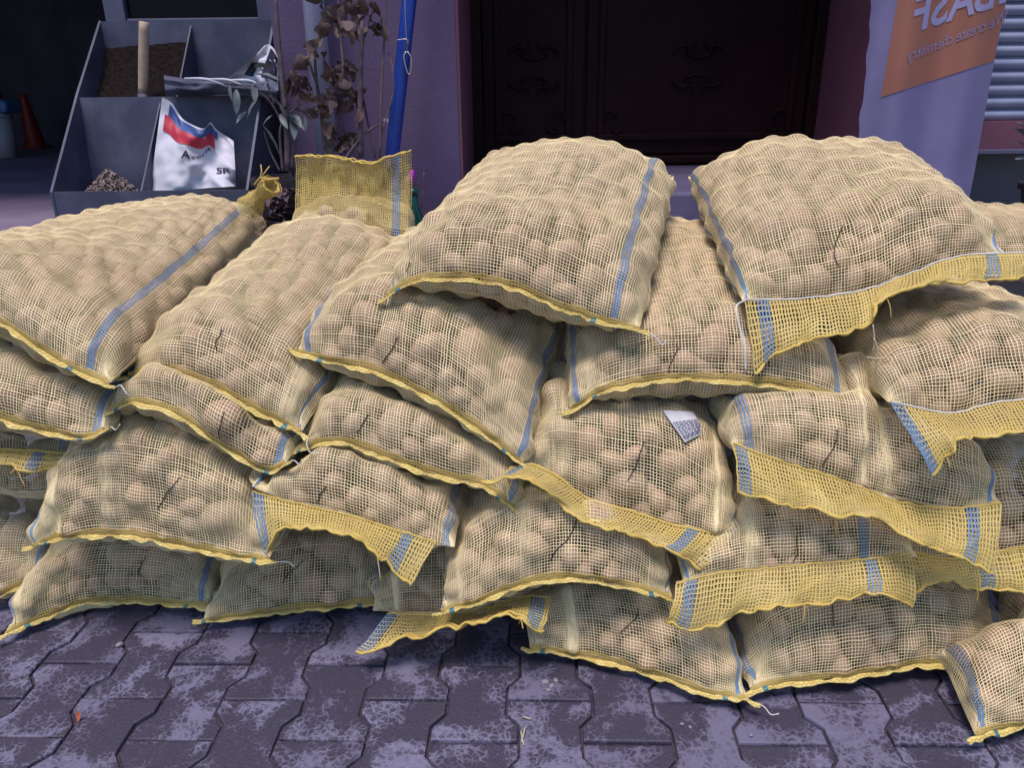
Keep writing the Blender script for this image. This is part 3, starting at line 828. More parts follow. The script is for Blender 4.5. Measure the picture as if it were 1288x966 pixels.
make_sack("sack under the banner-side top sack at picture edge, mouth gaping downward", "the gaping sack under the top right sack",
          [(1118, 506), (1160, 515), (1200, 520), (1250, 507), (1310, 500), (1420, 480)], Y=(1.22, 1.22), L=0.55, yaw=4, dz=0.03, T=0.095, Tb=0.06, reach=0.6, hem=False, stripes=(0.97,),
          flap=dict(top=[(1120, 505), (1160, 515), (1200, 520), (1250, 507), (1310, 500), (1420, 480)], bot=[(1172, 597), (1190, 570), (1206, 547), (1240, 549), (1290, 538), (1420, 515)], Yt=(1.215, 1.215), Yb=(1.14, 1.15), white=True, tail=0.1, stripes=(0.02,)))
make_sack("left-edge sack directly under the seed-bin sack, hem nearly level", "the left-edge sack under the seed-bin sack",
          [(-160, 500), (-60, 515), (0, 526), (50, 540), (105, 550), (130, 541)], Y=(1.36, 1.31), L=0.6, yaw=0, dz=0.05, T=0.13, Tb=0.06, reach=0.4, stripes=(0.1, 0.9))
make_sack("narrow-looking sack squeezed under the broad top sack", "the sack squeezed under the broad top sack",
          [(133, 520), (170, 506), (220, 520), (280, 558), (335, 590), (358, 583)], Y=(1.35, 1.28), L=0.6, yaw=8, dz=0.05, T=0.12, Tb=0.06, reach=0.4,
          thread=[(282, 518), (279, 535), (277, 550)])
make_sack("sack beneath the sloping-hem sack, its own hem running parallel", "the sack beneath the sloping-hem sack",
          [(358, 574), (390, 560), (430, 556), (500, 580), (560, 600), (610, 612), (646, 637)], Y=(1.33, 1.26), L=0.6, yaw=8, dz=0.05, T=0.13, Tb=0.055, reach=0.4,
          thread=[(462, 522), (455, 535), (448, 545)], stripes=(0.09, 0.93))
make_sack("sack with a broad drooping flap below the gaping sack", "the sack with the broad drooping flap",
          [(922, 560), (980, 580), (1060, 605), (1130, 625), (1200, 638), (1258, 634)], Y=(1.23, 1.18), L=0.55, yaw=2, dz=0.05, T=0.16, Tb=0.06, reach=0.5, hem=False,
          thread=[(1054, 540), (1050, 560), (1034, 585)],
          flap=dict(top=[(922, 558), (980, 580), (1060, 605), (1130, 632), (1200, 640), (1258, 634)], bot=[(928, 618), (985, 632), (1050, 645), (1110, 655), (1150, 678), (1200, 700), (1247, 718)], Yt=(1.22, 1.17), Yb=(1.17, 1.11), tail=0.35, stripes=(0.03, 0.9)))
s18 = make_sack("sack with a printed paper tag tucked in its net, wide flap below", "the sack with the paper tag",
          [(655, 596), (700, 616), (760, 640), (820, 655), (880, 670), (924, 666)], Y=(1.29, 1.21), L=0.55, yaw=5, dz=0.10, T=0.18, Tb=0.04, reach=0.5, hem=False,
          thread=[(812, 553), (804, 575), (791, 603)], stripes=(0.08, 0.95),
          flap=dict(top=[(640, 590), (668, 585), (700, 600), (740, 628), (800, 646), (850, 662), (918, 676)], bot=[(606, 606), (650, 598), (690, 618), (720, 648), (800, 672), (850, 692), (882, 716)], Yt=(1.275, 1.20), Yb=(1.235, 1.165), tail=0.1, stripes=(0.06, 0.84)))
make_sack("dim left-edge sack with bunched folds, third from the top", "the dim bunched sack at the left edge",
          [(-150, 590), (-60, 600), (0, 612), (50, 618), (98, 600)], Y=(1.42, 1.40), L=0.5, yaw=0, dz=0.10, T=0.20, Tb=0.06, reach=0.40, hem=False, stripes=(0.85,),
          flap=dict(top=[(-60, 565), (0, 566), (50, 568), (92, 572)], bot=[(-60, 585), (0, 582), (45, 590), (80, 580)], Yt=(1.385, 1.37), Yb=(1.36, 1.35), tail=0.6, stripes=(0.72,)))
make_sack("plump sack second from the ground at the left, hem nearly level", "the plump second-layer sack at the left",
          [(42, 686), (80, 676), (140, 672), (220, 684), (280, 697), (337, 704)], Y=(1.30, 1.25), L=0.55, yaw=4, dz=0.06, T=0.24, Tb=0.05, reach=0.45,
          thread=[(226, 600), (212, 620), (200, 640)], stripes=(0.07, 0.95))
make_sack("sack with a crumpled drooping flap right of the plump second-layer sack", "the sack with the crumpled flap",
          [(318, 612), (360, 628), (420, 640), (480, 660), (530, 680), (570, 688)], Y=(1.27, 1.23), L=0.55, yaw=4, dz=0.05, T=0.13, Tb=0.05, reach=0.4, hem=False,
          thread=[(410, 610), (404, 622), (400, 632)], stripes=(0.04, 0.92),
          flap=dict(top=[(318, 618), (350, 628), (400, 640), (450, 652), (500, 668), (546, 682)], bot=[(338, 692), (352, 664), (400, 662), (445, 672), (480, 700), (517, 731)], Yt=(1.265, 1.225), Yb=(1.22, 1.175), tail=0.75, stripes=(0.02, 0.86)))
make_sack("sack in the middle of the second layer, arched hem, above the ground flap", "the arched-hem sack in the second layer",
          [(556, 769), (600, 756), (650, 738), (700, 727), (760, 731), (844, 752)], Y=(1.20, 1.17), L=0.55, yaw=3, dz=0.05, T=0.17, Tb=0.035, reach=0.45,
          thread=[(725, 655), (712, 680), (692, 704)], stripes=(0.05, 0.92))
make_sack("dim sack between two big flaps under the drooping-flap sack", "the dim sack between two big flaps",
          [(862, 736), (900, 724), (960, 716), (1050, 710), (1152, 700)], Y=(1.16, 1.17), L=0.55, yaw=0, dz=0.05, T=0.12, Tb=0.05, reach=0.4, hem=False,
          thread=[(1000, 675), (1001, 690), (998, 705)], stripes=(0.05, 0.75),
          flap=dict(top=[(852, 735), (900, 722), (960, 716), (1050, 708), (1146, 698)], bot=[(838, 782), (868, 792), (920, 775), (970, 760), (1060, 752), (1110, 744), (1147, 762)], Yt=(1.155, 1.165), Yb=(1.11, 1.13), tail=0.55, stripes=(0.06, 0.83)))
make_sack("right-edge sack with a sagging flap, above the corner sack", "the right-edge sack with the sagging flap",
          [(1130, 694), (1200, 706), (1290, 700), (1420, 690)], Y=(1.21, 1.19), L=0.5, yaw=2, dz=0.05, T=0.15, Tb=0.05, reach=0.4, hem=False, stripes=(),
          flap=dict(top=[(1140, 694), (1200, 704), (1290, 690), (1420, 685)], bot=[(1148, 738), (1180, 728), (1230, 738), (1290, 744), (1420, 750)], Yt=(1.20, 1.18), Yb=(1.17, 1.14), tail=0.3, stripes=(0.35,)))
make_sack("dark left-edge sack low in the stack beside the bottom sack", "the dark low sack at the left edge",
          [(-150, 745), (-60, 748), (0, 748), (48, 722)], Y=(1.40, 1.40), L=0.5, yaw=0, dz=0.05, T=0.14, Tb=0.05, reach=0.35)
make_sack("bottom sack at the left, lying on the pavers", "the bottom sack at the left",
          [(8, 797), (60, 775), (110, 757), (190, 756), (264, 763)], z=(0.025, 0.035), L=0.5, yaw=2, dz=0.03, T=0.16, Tb=0.03, reach=0.4,
          thread=[(183, 700), (178, 715), (174, 725)], stripes=(0.10, 0.88))
make_sack("bottom sack right of the left bottom sack, hem rising slightly", "the second bottom sack from the left",
          [(256, 780), (330, 771), (400, 764), (495, 756)], z=(0.03, 0.035), L=0.5, yaw=3, dz=0.03, T=0.15, Tb=0.03, reach=0.4,
          thread=[(381, 706), (365, 720), (354, 734)], stripes=(0.02, 0.82))
make_sack("bottom sack tucked behind, its loose flap spread on the pavers", "the tucked-in bottom sack with flap on pavers",
          [(470, 768), (540, 770), (610, 765), (692, 752)], z=(0.055, 0.07), L=0.45, yaw=0, dz=0.03, T=0.14, Tb=0.04, reach=0.4, hem=False, stripes=(),
          flap=dict(top=[(488, 772), (540, 774), (600, 768), (660, 752), (692, 752)], bot=[(450, 814), (490, 806), (550, 792), (610, 774), (650, 770), (680, 792)], Yt=(1.27, 1.235), Yb=(1.215, 1.165), tail=0.85, stripes=(0.03, 0.93), bow=0.02))
make_sack("bottom sack in the middle, hem slanting toward the viewer", "the middle bottom sack with slanting hem",
          [(668, 815), (740, 826), (820, 846), (880, 869), (940, 880)], z=(0.03, 0.03), L=0.5, yaw=-4, dz=0.04, T=0.135, Tb=0.03, reach=0.45,
          thread=[(805, 765), (797, 782), (780, 795)], stripes=(0.06, 0.90))
make_sack("bottom sack right of the slanting-hem one, below a big flap", "the bottom sack below the big flap",
          [(945, 868), (1000, 857), (1060, 851), (1130, 839), (1200, 832), (1273, 821)], z=(0.03, 0.045), L=0.5, yaw=2, dz=0.03, T=0.155, Tb=0.03, reach=0.4,
          thread=[(1046, 756), (1049, 775), (1046, 790)], stripes=(0.05, 0.90))
make_sack("corner sack at the lower right, cut by the picture edge", "the lower right corner sack",
          [(1228, 925), (1260, 916), (1305, 905), (1440, 875)], z=(0.03, 0.03), L=0.45, yaw=10, dz=0.04, bw=0.9, T=0.125, Tb=0.03, reach=0.5, stripes=(0.12, 0.9))

# ================================================================ potatoes: the 300 that show largest are things, the rest one mass
def potato_mesh(seed, sub):
    r_ = random.Random(seed)
    bm = bmesh.new(); bmesh.ops.create_icosphere(bm, subdivisions=sub, radius=1.0)
    o = Vector((r_.uniform(0, 50), r_.uniform(0, 50), r_.uniform(0, 50)))
    for v_ in bm.verts:
        n1 = noise.noise(v_.co * 1.1 + o); n2 = noise.noise(v_.co * 2.6 + o)
        v_.co *= 1 + 0.09 * n1 + 0.03 * n2
    me = bpy.data.meshes.new("potato"); bm.to_mesh(me); bm.free()
    me.polygons.foreach_set("use_smooth", [True] * len(me.polygons))
    me.materials.append(MATS["potato"])
    return me
pots_hi = [potato_mesh(s, 3) for s in range(8)]
lo = potato_mesh(3, 2)
lo_v = np.zeros(len(lo.vertices) * 3, np.float32); lo.vertices.foreach_get("co", lo_v); lo_v = lo_v.reshape(-1, 3)
lo_f = np.array([p.vertices[:] for p in lo.polygons])
nodes = np.vstack(all_nodes)
X, Yp, Zc = to_px(nodes)
G = 8
gw, gh = 1288 // G + 1, 966 // G + 1
zb_ = np.full((gh, gw), 99.0)
ok = (X > 0) & (X < 1288) & (Yp > 0) & (Yp < 966)
np.minimum.at(zb_, ((Yp[ok] / G).astype(int), (X[ok] / G).astype(int)), Zc[ok])
score = []
for k, (si, c_, A, r_, outer, where) in enumerate(all_potatoes):
    x, y, zc = to_px(c_)
    s = -1.0
    if outer and 0 < x < 1288 and 0 < y < 966:
        nn = A[:, 2] / np.linalg.norm(A[:, 2])
        vw = (cam_pos - c_); vw /= np.linalg.norm(vw)
        if zc < zb_[int(y / G), int(x / G)] + 0.055 and nn @ vw > 0.2: s = (r_ / zc) * (0.4 + 0.6 * (nn @ vw))
    score.append(s)
score = np.array(score)
chosen = set(np.argsort(-score)[:300][score[np.argsort(-score)[:300]] > 0].tolist())
V_, Q_, off = [], [], 0
for k, (si, c_, A, r_, outer, where) in enumerate(all_potatoes):
    if k in chosen:
        o = link("potato", pots_hi[k % 8], None, None, label="tan potato inside " + where, cat="potato", group="potatoes in " + where)
        Mx = Matrix.Identity(4)
        for i in range(3):
            for j in range(3): Mx[i][j] = A[i, j]
            Mx[i][3] = c_[i]
        o.matrix_world = Mx
    else:
        V_.append(lo_v @ A.T + c_); Q_.append(lo_f + off); off += len(lo_v)
add_np("potatoes", np.vstack(V_), np.vstack(Q_), "potato", None, kind="stuff", label="tan potatoes filling the net sacks behind the front ones", cat="potatoes")

# ================================================================ things behind and around the stack
def grid_surface(name, top, bot, Yf, nu, nv, material, parent=None, crumple=0.0, seed=0, thick=0.0, **kw):
    """a sheet between two pixel curves, standing at depth Yf(s,t); thick > 0 closes it into a stuffed body"""
    A, B = catmull(top, nu), catmull(bot, nu)
    def layer(back):
        P = np.zeros((nv, nu, 3))
        for i in range(nv):
            t_ = i / (nv - 1)
            for j in range(nu):
                s_ = j / (nu - 1)
                p = A[j] * (1 - t_) + B[j] * t_
                y_ = Yf(s_, t_)
                if crumple:
                    q = Vector((s_ * 4 + seed, t_ * 4, seed * 1.7))
                    y_ += crumple * (noise.noise(q) + 0.5 * noise.noise(q * 2.3))
                b_ = math.sqrt(max(0, (1 - (2 * s_ - 1) ** 2))) * math.sqrt(max(0, 1 - (1 - t_) ** 6 * 0.0)) * (0.25 + 0.75 * t_)
                y_ += (thick * b_ if back else -thick * b_)
                P[i, j] = at(p[0], p[1], y_)
        return P
    P = layer(False)
    I = np.arange(nu * nv).reshape(nv, nu)
    Q = np.stack([I[:-1, :-1], I[1:, :-1], I[1:, 1:], I[:-1, 1:]], -1).reshape(-1, 4)
    V = P.reshape(-1, 3)
    if thick:
        Pb = layer(True); V = np.vstack([V, Pb.reshape(-1, 3)]); Q = np.vstack([Q, Q[:, ::-1] + nu * nv])
    o = add_np(name, V, Q, material, parent, **kw)
    return o, P
def patch(name, P, s0, s1, t0, t1, material, parent, off=0.002, wob=0.0, seed=0):
    """flat print or painted shade lying on a sheet built by grid_surface"""
    nv, nu = P.shape[:2]; n_, m_ = 24, 8
    V = []
    for i in range(m_):
        for j in range(n_):
            s_ = s0 + (s1 - s0) * j / (n_ - 1)
            w_ = wob * noise.noise(Vector((s_ * 6, seed, 0)))
            t_ = (t0 + (t1 - t0) * i / (m_ - 1)) + w_
            V.append(samp(P, s_, t_) + np.array([0, -off, 0]))
    I = np.arange(n_ * m_).reshape(m_, n_)
    return add_np(name, np.array(V), np.stack([I[:-1, :-1], I[1:, :-1], I[1:, 1:], I[:-1, 1:]], -1).reshape(-1, 4), material, parent)
def samp(P, s_, t_):
    nv, nu = P.shape[:2]
    a, b = min(max(s_, 0), 1) * (nu - 1), min(max(t_, 0), 1) * (nv - 1)
    j, i = min(int(a), nu - 2), min(int(b), nv - 2); fa, fb = a - j, b - i
    return (P[i, j] * (1 - fa) + P[i, j + 1] * fa) * (1 - fb) + (P[i + 1, j] * (1 - fa) + P[i + 1, j + 1] * fa) * fb
def text_on(name, body, fn, material, parent, bold=0.0):
    """lettering: glyph outlines mapped through fn(x in 0..1, y in glyph heights) -> place"""
    cu = bpy.data.curves.new("lettering", 'FONT'); cu.body = body; cu.size = 1.0; cu.offset = bold; cu.resolution_u = 3
    to = bpy.data.objects.new("lettering", cu); col.objects.link(to)
    dg = bpy.context.evaluated_depsgraph_get()
    me = bpy.data.meshes.new_from_object(to.evaluated_get(dg))
    bpy.data.objects.remove(to); bpy.data.curves.remove(cu)
    bm = bmesh.new(); bm.from_mesh(me); bpy.data.meshes.remove(me)
    bmesh.ops.triangulate(bm, faces=bm.faces)
    bmesh.ops.subdivide_edges(bm, edges=bm.edges, cuts=2, use_grid_fill=True)
    xs = [v_.co.x for v_ in bm.verts]; x0, x1 = min(xs), max(xs)
    off = world_loc(parent)
    for v_ in bm.verts:
        p = fn((v_.co.x - x0) / (x1 - x0), v_.co.y)
        v_.co = Vector(p - off)
    me = bpy.data.meshes.new(name); bm.to_mesh(me); bm.free()
    return link(name, me, material, parent)

# ---- stepped seed bin
y0, y1, y2 = 2.45, 2.72, 2.97
xL = (at(52, 245, y0)[0] + at(135, 30, y2)[0]) / 2; xR = (at(312, 232, y0)[0] + at(345, 18, y2)[0]) / 2
z_lip, z_mid, z_top = at(180, 240, y0)[2], at(210, 121, y1)[2], at(240, 24, y2)[2]
sb = empty("seed_bin", ((xL + xR) / 2, y1, FLOOR), label="dark grey-blue stepped metal bin with open seed compartments", cat="bin")
def prism(name, prof, xa, xb, material, parent):
    n_ = len(prof)
    V = [(xa, a, b) for a, b in prof] + [(xb, a, b) for a, b in prof]
    F = [tuple(range(n_)), tuple(range(2 * n_ - 1, n_ - 1, -1))] + [(i, i + n_, (i + 1) % n_ + n_, (i + 1) % n_) for i in range(n_)]
    bm = bmesh.new()
    vs_ = [bm.verts.new(v_) for v_ in V]
    for f in F: bm.faces.new([vs_[i] for i in f])
    bmesh.ops.recalc_face_normals(bm, faces=bm.faces)
    return add_bm(name, bm, material, parent)
sprof = [(y0, FLOOR), (y0, z_lip), (y1, z_mid + 0.012), (y2, z_top), (y2, FLOOR)]
for xa in (xL, xR - 0.008): prism("side_panel", sprof, xa, xa + 0.008, "bin_metal", sb)
xi0, xi1 = xL + 0.009, xR - 0.009
box("front_panel", xi0, xi1, y0 + 0.002, y0 + 0.01, FLOOR + 0.01, z_lip, "bin_metal", sb)
prism("lower_back", [(y1, z_mid), (y1 + 0.008, z_mid), (y1 - 0.022, z_lip - 0.09), (y1 - 0.03, z_lip - 0.09)], xi0, xi1, "bin_metal", sb)
box("upper_back", xi0, xi1, y2 - 0.008, y2 - 0.001, z_mid - 0.15, z_top - 0.003, "bin_metal", sb)
box("tray_floor", xi0, xi1, y0 + 0.011, y1 - 0.03, z_lip - 0.10, z_lip - 0.09, "bin_metal", sb)
box("tray_floor", xi0, xi1, y1 + 0.01, y2 - 0.009, z_mid - 0.12, z_mid - 0.11, "bin_metal", sb)
xd1 = at(186, 180, 2.58)[0]; xd2 = at(228, 60, 2.85)[0]
prism("divider", [(y0 + 0.012, z_lip - 0.085), (y0 + 0.012, z_lip - 0.01), (y1 - 0.005, z_mid - 0.02), (y1 - 0.032, z_lip - 0.085)], xd1, xd1 + 0.005, "bin_metal", sb)
prism("divider", [(y1 + 0.012, z_mid - 0.105), (y1 + 0.012, z_mid - 0.01), (y2 - 0.01, z_top - 0.02), (y2 - 0.01, z_mid - 0.105)], xd2, xd2 + 0.005, "bin_metal", sb)
# dark seed in the upper compartment
def heap(name, xa, xb, ya, yb, zf, material, amp, seed, **kw):
    n_ = 26; V = []
    for i in range(n_):
        for j in range(n_):
            x, y = xa + (xb - xa) * j / (n_ - 1), ya + (yb - ya) * i / (n_ - 1)
            V.append((x, y, zf(j / (n_ - 1), i / (n_ - 1)) + amp * noise.noise(Vector((x * 40 + seed, y * 40, 0)))))
    I = np.arange(n_ * n_).reshape(n_, n_)
    return add_np(name, np.array(V), np.stack([I[:-1, :-1], I[:-1, 1:], I[1:, 1:], I[1:, :-1]], -1).reshape(-1, 4), material, None, **kw)
heap("dark_seed", xi0 + 0.002, xd2 - 0.002, y1 + 0.012, y2 - 0.012, lambda s_, t_: z_mid - 0.03 + 0.19 * t_ * t_ + 0.02 * s_, "soil", 0.006, 1, kind="stuff", label="dark seed heaped in the upper bin compartment", cat="seed")
hp = at(180, 119, y1 + 0.06); ht = at(181, 27, y1 + 0.04)
hs = empty("seed_scoop", hp, label="scoop with a round pale wooden handle stuck in dark seed", cat="scoop")
tube("handle", [hp, hp * 0.5 + ht * 0.5, ht], [0.0155, 0.0165, 0.015], "wood", hs, 12, 10)
tube("ferrule", [hp + np.array([0, 0, -0.06]), hp + np.array([0, 0, 0.004])], [0.02, 0.0175], "box_grey", hs, 12)
# feed pellets piled in the lower left compartment
prn = random.Random(9); sets = []
pc = at(138, 226, 2.56)
for _ in range(900):
    a = prn.uniform(0, 6.28); rr = abs(prn.gauss(0, 0.5)); 
    x, y = pc[0] + 0.15 * rr * math.cos(a), pc[1] + 0.07 * rr * math.sin(a)
    if not (xi0 + 0.01 < x < xd1 - 0.008 and y0 + 0.02 < y < y1 - 0.035): continue
    z_ = z_lip - 0.088 + 0.135 * max(0, 1 - rr) ** 0.8 * prn.uniform(0.8, 1.02) + 0.006
    d = np.array([prn.gauss(0, 1), prn.gauss(0, 1), prn.gauss(0, 0.7)]); d /= np.linalg.norm(d)
    c_ = np.array([x, y, z_])
    sets.append(tube_np([c_ - d * 0.008, c_ + d * 0.008], 0.0022, 5))
Vn, Qn = join_sets(sets)
add_np("feed_pellets", Vn, Qn, "pellet", None, smooth=False, kind="stuff", label="brown feed pellets piled in the lower bin compartment", cat="pellets")
# white printed bag in the lower right compartment
wb = empty("feed_bag", at(240, 232, 2.58), label="white printed feed bag with red and blue band, opened top", cat="bag")
def wbY(s_, t_): return 2.60 - 0.05 * t_ + 0.035 * math.sin(s_ * 9 + t_ * 3) * (0.4 + 0.6 * s_) + 0.03 * abs(math.sin(s_ * 7 - t_ * 6)) * s_
bo, BP = grid_surface("bag_body", [(204, 122), (216, 129), (229, 148), (243, 157), (257, 161), (265, 153), (273, 163), (294, 177)],
                  [(188, 242), (212, 240), (240, 238), (266, 236), (297, 234)], wbY, 40, 30, "bag_white", wb, 0.018, 3, 0.035)
patch("blue_band", BP, 0.10, 0.80, 0.03, 0.16, "print_blue", bo, 0.003, 0.03, 2)
patch("red_band", BP, 0.06, 0.76, 0.16, 0.34, "print_red", bo, 0.003, 0.04, 2)
def on_bag(s0, s1, t0, t1, h):
    return lambda x, y: samp(BP, s0 + (s1 - s0) * x, t0 + (t1 - t0) * x - h * y) + np.array([0, -0.004, 0])
text_on("lettering", "A", on_bag(0.34, 0.45, 0.54, 0.52, 0.17), "print_and_shade_dark", bo, 0.02)
text_on("lettering", "zerit", on_bag(0.46, 0.70, 0.53, 0.42, 0.09), "print_and_shade_dark", bo, 0.01)
text_on("lettering", "SR", on_bag(0.78, 0.95, 0.76, 0.72, 0.15), "print_and_shade_dark", bo, 0.02)
# crumpled foil bag lying over the upper right compartment
fb = empty("foil_sack", at(280, 112, 2.72), label="crumpled pale printed sack slumped over the upper bin edge", cat="sack")
_, FP = grid_surface("sack_body", [(206, 94), (238, 99), (262, 97), (300, 103), (330, 106), (350, 110)], [(208, 119), (250, 120), (290, 119), (330, 122), (348, 128)],
             lambda s_, t_: 2.70 - 0.035 * math.sin(t_ * 3.1), 30, 10, "bin_metal", fb, 0.03, 5, 0.03)
_, FP2 = grid_surface("sack_mouth", [(322, 70), (328, 62), (336, 55), (344, 60), (350, 72)], [(280, 103), (300, 102), (318, 107), (335, 110), (350, 114)],
             lambda s_, t_: 2.70 + 0.03 * math.sin(s_ * 5), 24, 14, "bag_white", fb, 0.03, 8, 0.0)
patch("opening_shade", FP2, 0.62, 0.97, 0.05, 0.75, "print_and_shade_dark", fb, 0.004)  # no hole here: shade inside the mouth painted as a dark patch
patch("printed_mark", FP2, 0.30, 0.48, 0.45, 0.80, "print_and_shade_dark", fb, 0.004, 0.05, 4)
for q in range(3):
    a = [(232 + q * 28, 98 + q), (258 + q * 28, 99 + q), (282 + q * 22, 106)]
    tube("fold_edge", [at(p[0], p[1], 2.655) for p in a], [0.002, 0.0045, 0.002], "bag_white", fb, 6, 10)

# ---- banner seen from its back, lettering reversed
YB = 2.42
ban = empty("hanging_banner", at(1160, 300, YB), label="translucent violet cloth banner with orange panel, lettering reversed", cat="banner")
def banY(px, py): return YB + 0.022 * math.sin((px + 0.18 * py) * 0.075) + 0.012 * math.sin(px * 0.031 + 1.0) * (1 + py / 300)
def bedge(y, side):
    L_ = [(-700, 1160), (-200, 1110), (0, 1095), (40, 1094), (80, 1089), (110, 1088), (140, 1082), (180, 1079), (320, 1070)]
    R_ = [(-700, 1400), (-200, 1305), (0, 1266), (80, 1250), (140, 1239), (215, 1226), (320, 1205)]
    a = L_ if side < 0 else R_
    x = float(np.interp(y, [q[0] for q in a], [q[1] for q in a]))
    return x + (0.9 * math.sin(y * 0.16) if side < 0 else 0)
ys = np.linspace(-640, 320, 130); nb = 46
V = []
for back in (0, 1):
    for y in ys:
        a, b = bedge(y, -1), bedge(y, 1)
        for j in range(nb):
            x = a + (b - a) * j / (nb - 1); V.append(at(x, y, banY(x, y) + 0.0012 * back))
I = np.arange(len(ys) * nb).reshape(len(ys), nb)
Qb = np.stack([I[:-1, :-1], I[1:, :-1], I[1:, 1:], I[:-1, 1:]], -1).reshape(-1, 4)
clo = add_np("cloth", np.array(V), np.vstack([Qb, Qb[:, ::-1] + len(ys) * nb]), "banner_cloth", ban)
V = []; n_, m_ = 40, 60
for i in range(m_):
    t_ = i / (m_ - 1)
    xl, yl = 1108 + (1142 - 1108) * t_ * 1.6, 122 - 200 * t_ * 1.6
    for j in range(n_):
        s_ = j / (n_ - 1)
        yr = 76 - 230 * t_ * 1.6
        xr = bedge(yr, 1) - 0.5
        x, y = xl + (xr - xl) * s_, yl + (yr - yl) * s_
        V.append(at(x, y, banY(x, y) - 0.0015))
I = np.arange(n_ * m_).reshape(m_, n_)
op = add_np("orange_panel", np.array(V), np.stack([I[:-1, :-1], I[:-1, 1:], I[1:, 1:], I[1:, :-1]], -1).reshape(-1, 4), "banner_orange", clo)
def ban_text(x0, y0_, x1, y1_, h, sl):
    def fn(x, y):
        q = 1 - x                                # seen from behind
        px = x0 + (x1 - x0) * q + y * h * sl; py = y0_ + (y1_ - y0_) * q - y * h
        return at(px, py, banY(px, py) - 0.003)
    return fn
text_on("lettering", "BASF", ban_text(1146, 40, 1249, 8, 66, 0.16), "banner_text", clo, 0.02)
text_on("lettering", "We create chemistry", ban_text(1140, 77, 1266, 27, 21, 0.12), "banner_text_small", clo, 0.012)
def sq(x0, y0_, w_, h_):
    c_ = [(x0, y0_), (x0 + w_, y0_ - w_ * 0.32), (x0 + w_ + 3, y0_ - w_ * 0.32 - h_), (x0 + 3, y0_ - h_)]
    return [at(a, b, banY(a, b) - 0.003) for a, b in c_]
add_py("logo_square", sq(1256, 5, 9, 24), [(0, 1, 2, 3)], "banner_text", clo)

# ---- downpipe and leaning blue pole
pb = at(408, 150, 2.67)
dp = empty("downpipe", (pb[0], pb[1], FLOOR), label="pale grey vertical downpipe on the violet wall", cat="pipe")
tube("pipe", [(pb[0], pb[1], FLOOR), (pb[0], pb[1], 1.5), (pb[0], pb[1], 3.4)], 0.034, "pipe_grey", dp, 20)
tube("collar", [(pb[0], pb[1], 1.62), (pb[0], pb[1], 1.70)], 0.040, "pipe_grey", dp, 20)
box("bracket", pb[0] - 0.045, pb[0] + 0.045, pb[1] - 0.002, YW, 1.82, 1.85, "frame_metal", dp)
a_, b_ = at(516, -10, 2.62), at(494, 190, 2.58)
dirp = (a_ - b_) / np.linalg.norm(a_ - b_)
foot = b_ - dirp * ((b_[2] - FLOOR) / dirp[2])
bp = empty("blue_pole", foot, label="bright blue pole leaning on the violet wall", cat="pole")
tube("shaft", [foot, b_, a_, a_ + dirp * 0.9], 0.0225, "pole_blue", bp, 18)
tube("end_cap", [a_ + dirp * 0.9, a_ + dirp * 0.93], 0.024, "pot_dark", bp, 18)
hk = empty("wire_hook", at(513, 62, 2.57), label="bent wire loop hanging on the blue pole", cat="hook")
tube("wire", [at(509, -10, 2.575), at(510, 25, 2.575), at(512, 62, 2.575)], 0.0016, "wire", hk, 5, 10)
tube("loop", [at(511, 64, 2.575), at(508, 72, 2.57), at(513, 92, 2.57), at(517, 90, 2.57), at(517, 72, 2.57), at(512, 64, 2.575)], 0.0026, "wire", hk, 6, 26)
tube("crossbar", [at(498, 50, 2.575), at(512, 49, 2.572), at(513, 56, 2.572)], 0.002, "wire", hk, 5, 8)

# ---- pots and plants
def pot(name, x, y, z0, r_, h, parent):
    prof_ = [(r_ * 0.7, 0), (r_ * 0.95, h * 0.9), (r_ * 1.06, h * 0.9), (r_ * 1.06, h), (r_ * 0.93, h), (r_ * 0.88, h - 0.02), (0.001, h - 0.015)]
    n_ = 28; V = []
    for rr, zz in prof_:
        for k in range(n_):
            a = 6.2832 * k / n_; V.append((x + rr * math.cos(a), y + rr * math.sin(a), z0 + zz))
    I = np.arange(len(prof_) * n_).reshape(len(prof_), n_)
    Q = np.stack([I[:-1], np.roll(I, -1, 1)[:-1], np.roll(I, -1, 1)[1:], I[1:]], -1).reshape(-1, 4)
    o = add_np(name, np.array(V), Q, "pot_dark", parent, smooth=False)
    n2 = 16; V = [(x, y, z0 + h - 0.012)] + [(x + r_ * 0.9 * math.cos(6.2832 * k / n2), y + r_ * 0.9 * math.sin(6.2832 * k / n2), z0 + h - 0.018) for k in range(n2)]
    add_py("soil", V, [(0, 1 + k, 1 + (k + 1) % n2) for k in range(n2)], "soil", o)
    return o
def leaf_mesh(name, material, wd, curl, crumple, seed):
    n_ = 7; V = []
    r_ = random.Random(seed)
    for i in range(n_):
        s_ = i / (n_ - 1); w_ = wd * math.sin(math.pi * (0.04 + 0.94 * s_)) ** 0.8
        for k in (-1, 0, 1):
            V.append((k * w_ * (1 + crumple * r_.uniform(-.5, .5)), s_, curl * s_ * s_ + abs(k) * w_ * 0.35 + crumple * r_.uniform(-.12, .12)))
    F = [(i * 3 + k, i * 3 + k + 1, i * 3 + k + 4, i * 3 + k + 3) for i in range(n_ - 1) for k in (0, 1)]
    me = bpy.data.meshes.new(name); me.from_pydata(V, [], F); me.materials.append(MATS[material])
    me.polygons.foreach_set("use_smooth", [True] * len(me.polygons)); me.update()
    return me
dry = [leaf_mesh("leaf", "dried_leaf", 0.30, -0.35, 1.0, s) for s in range(5)]
grn = [leaf_mesh("leaf", "green_leaf", 0.15, -0.18, 0.15, s) for s in range(3)]
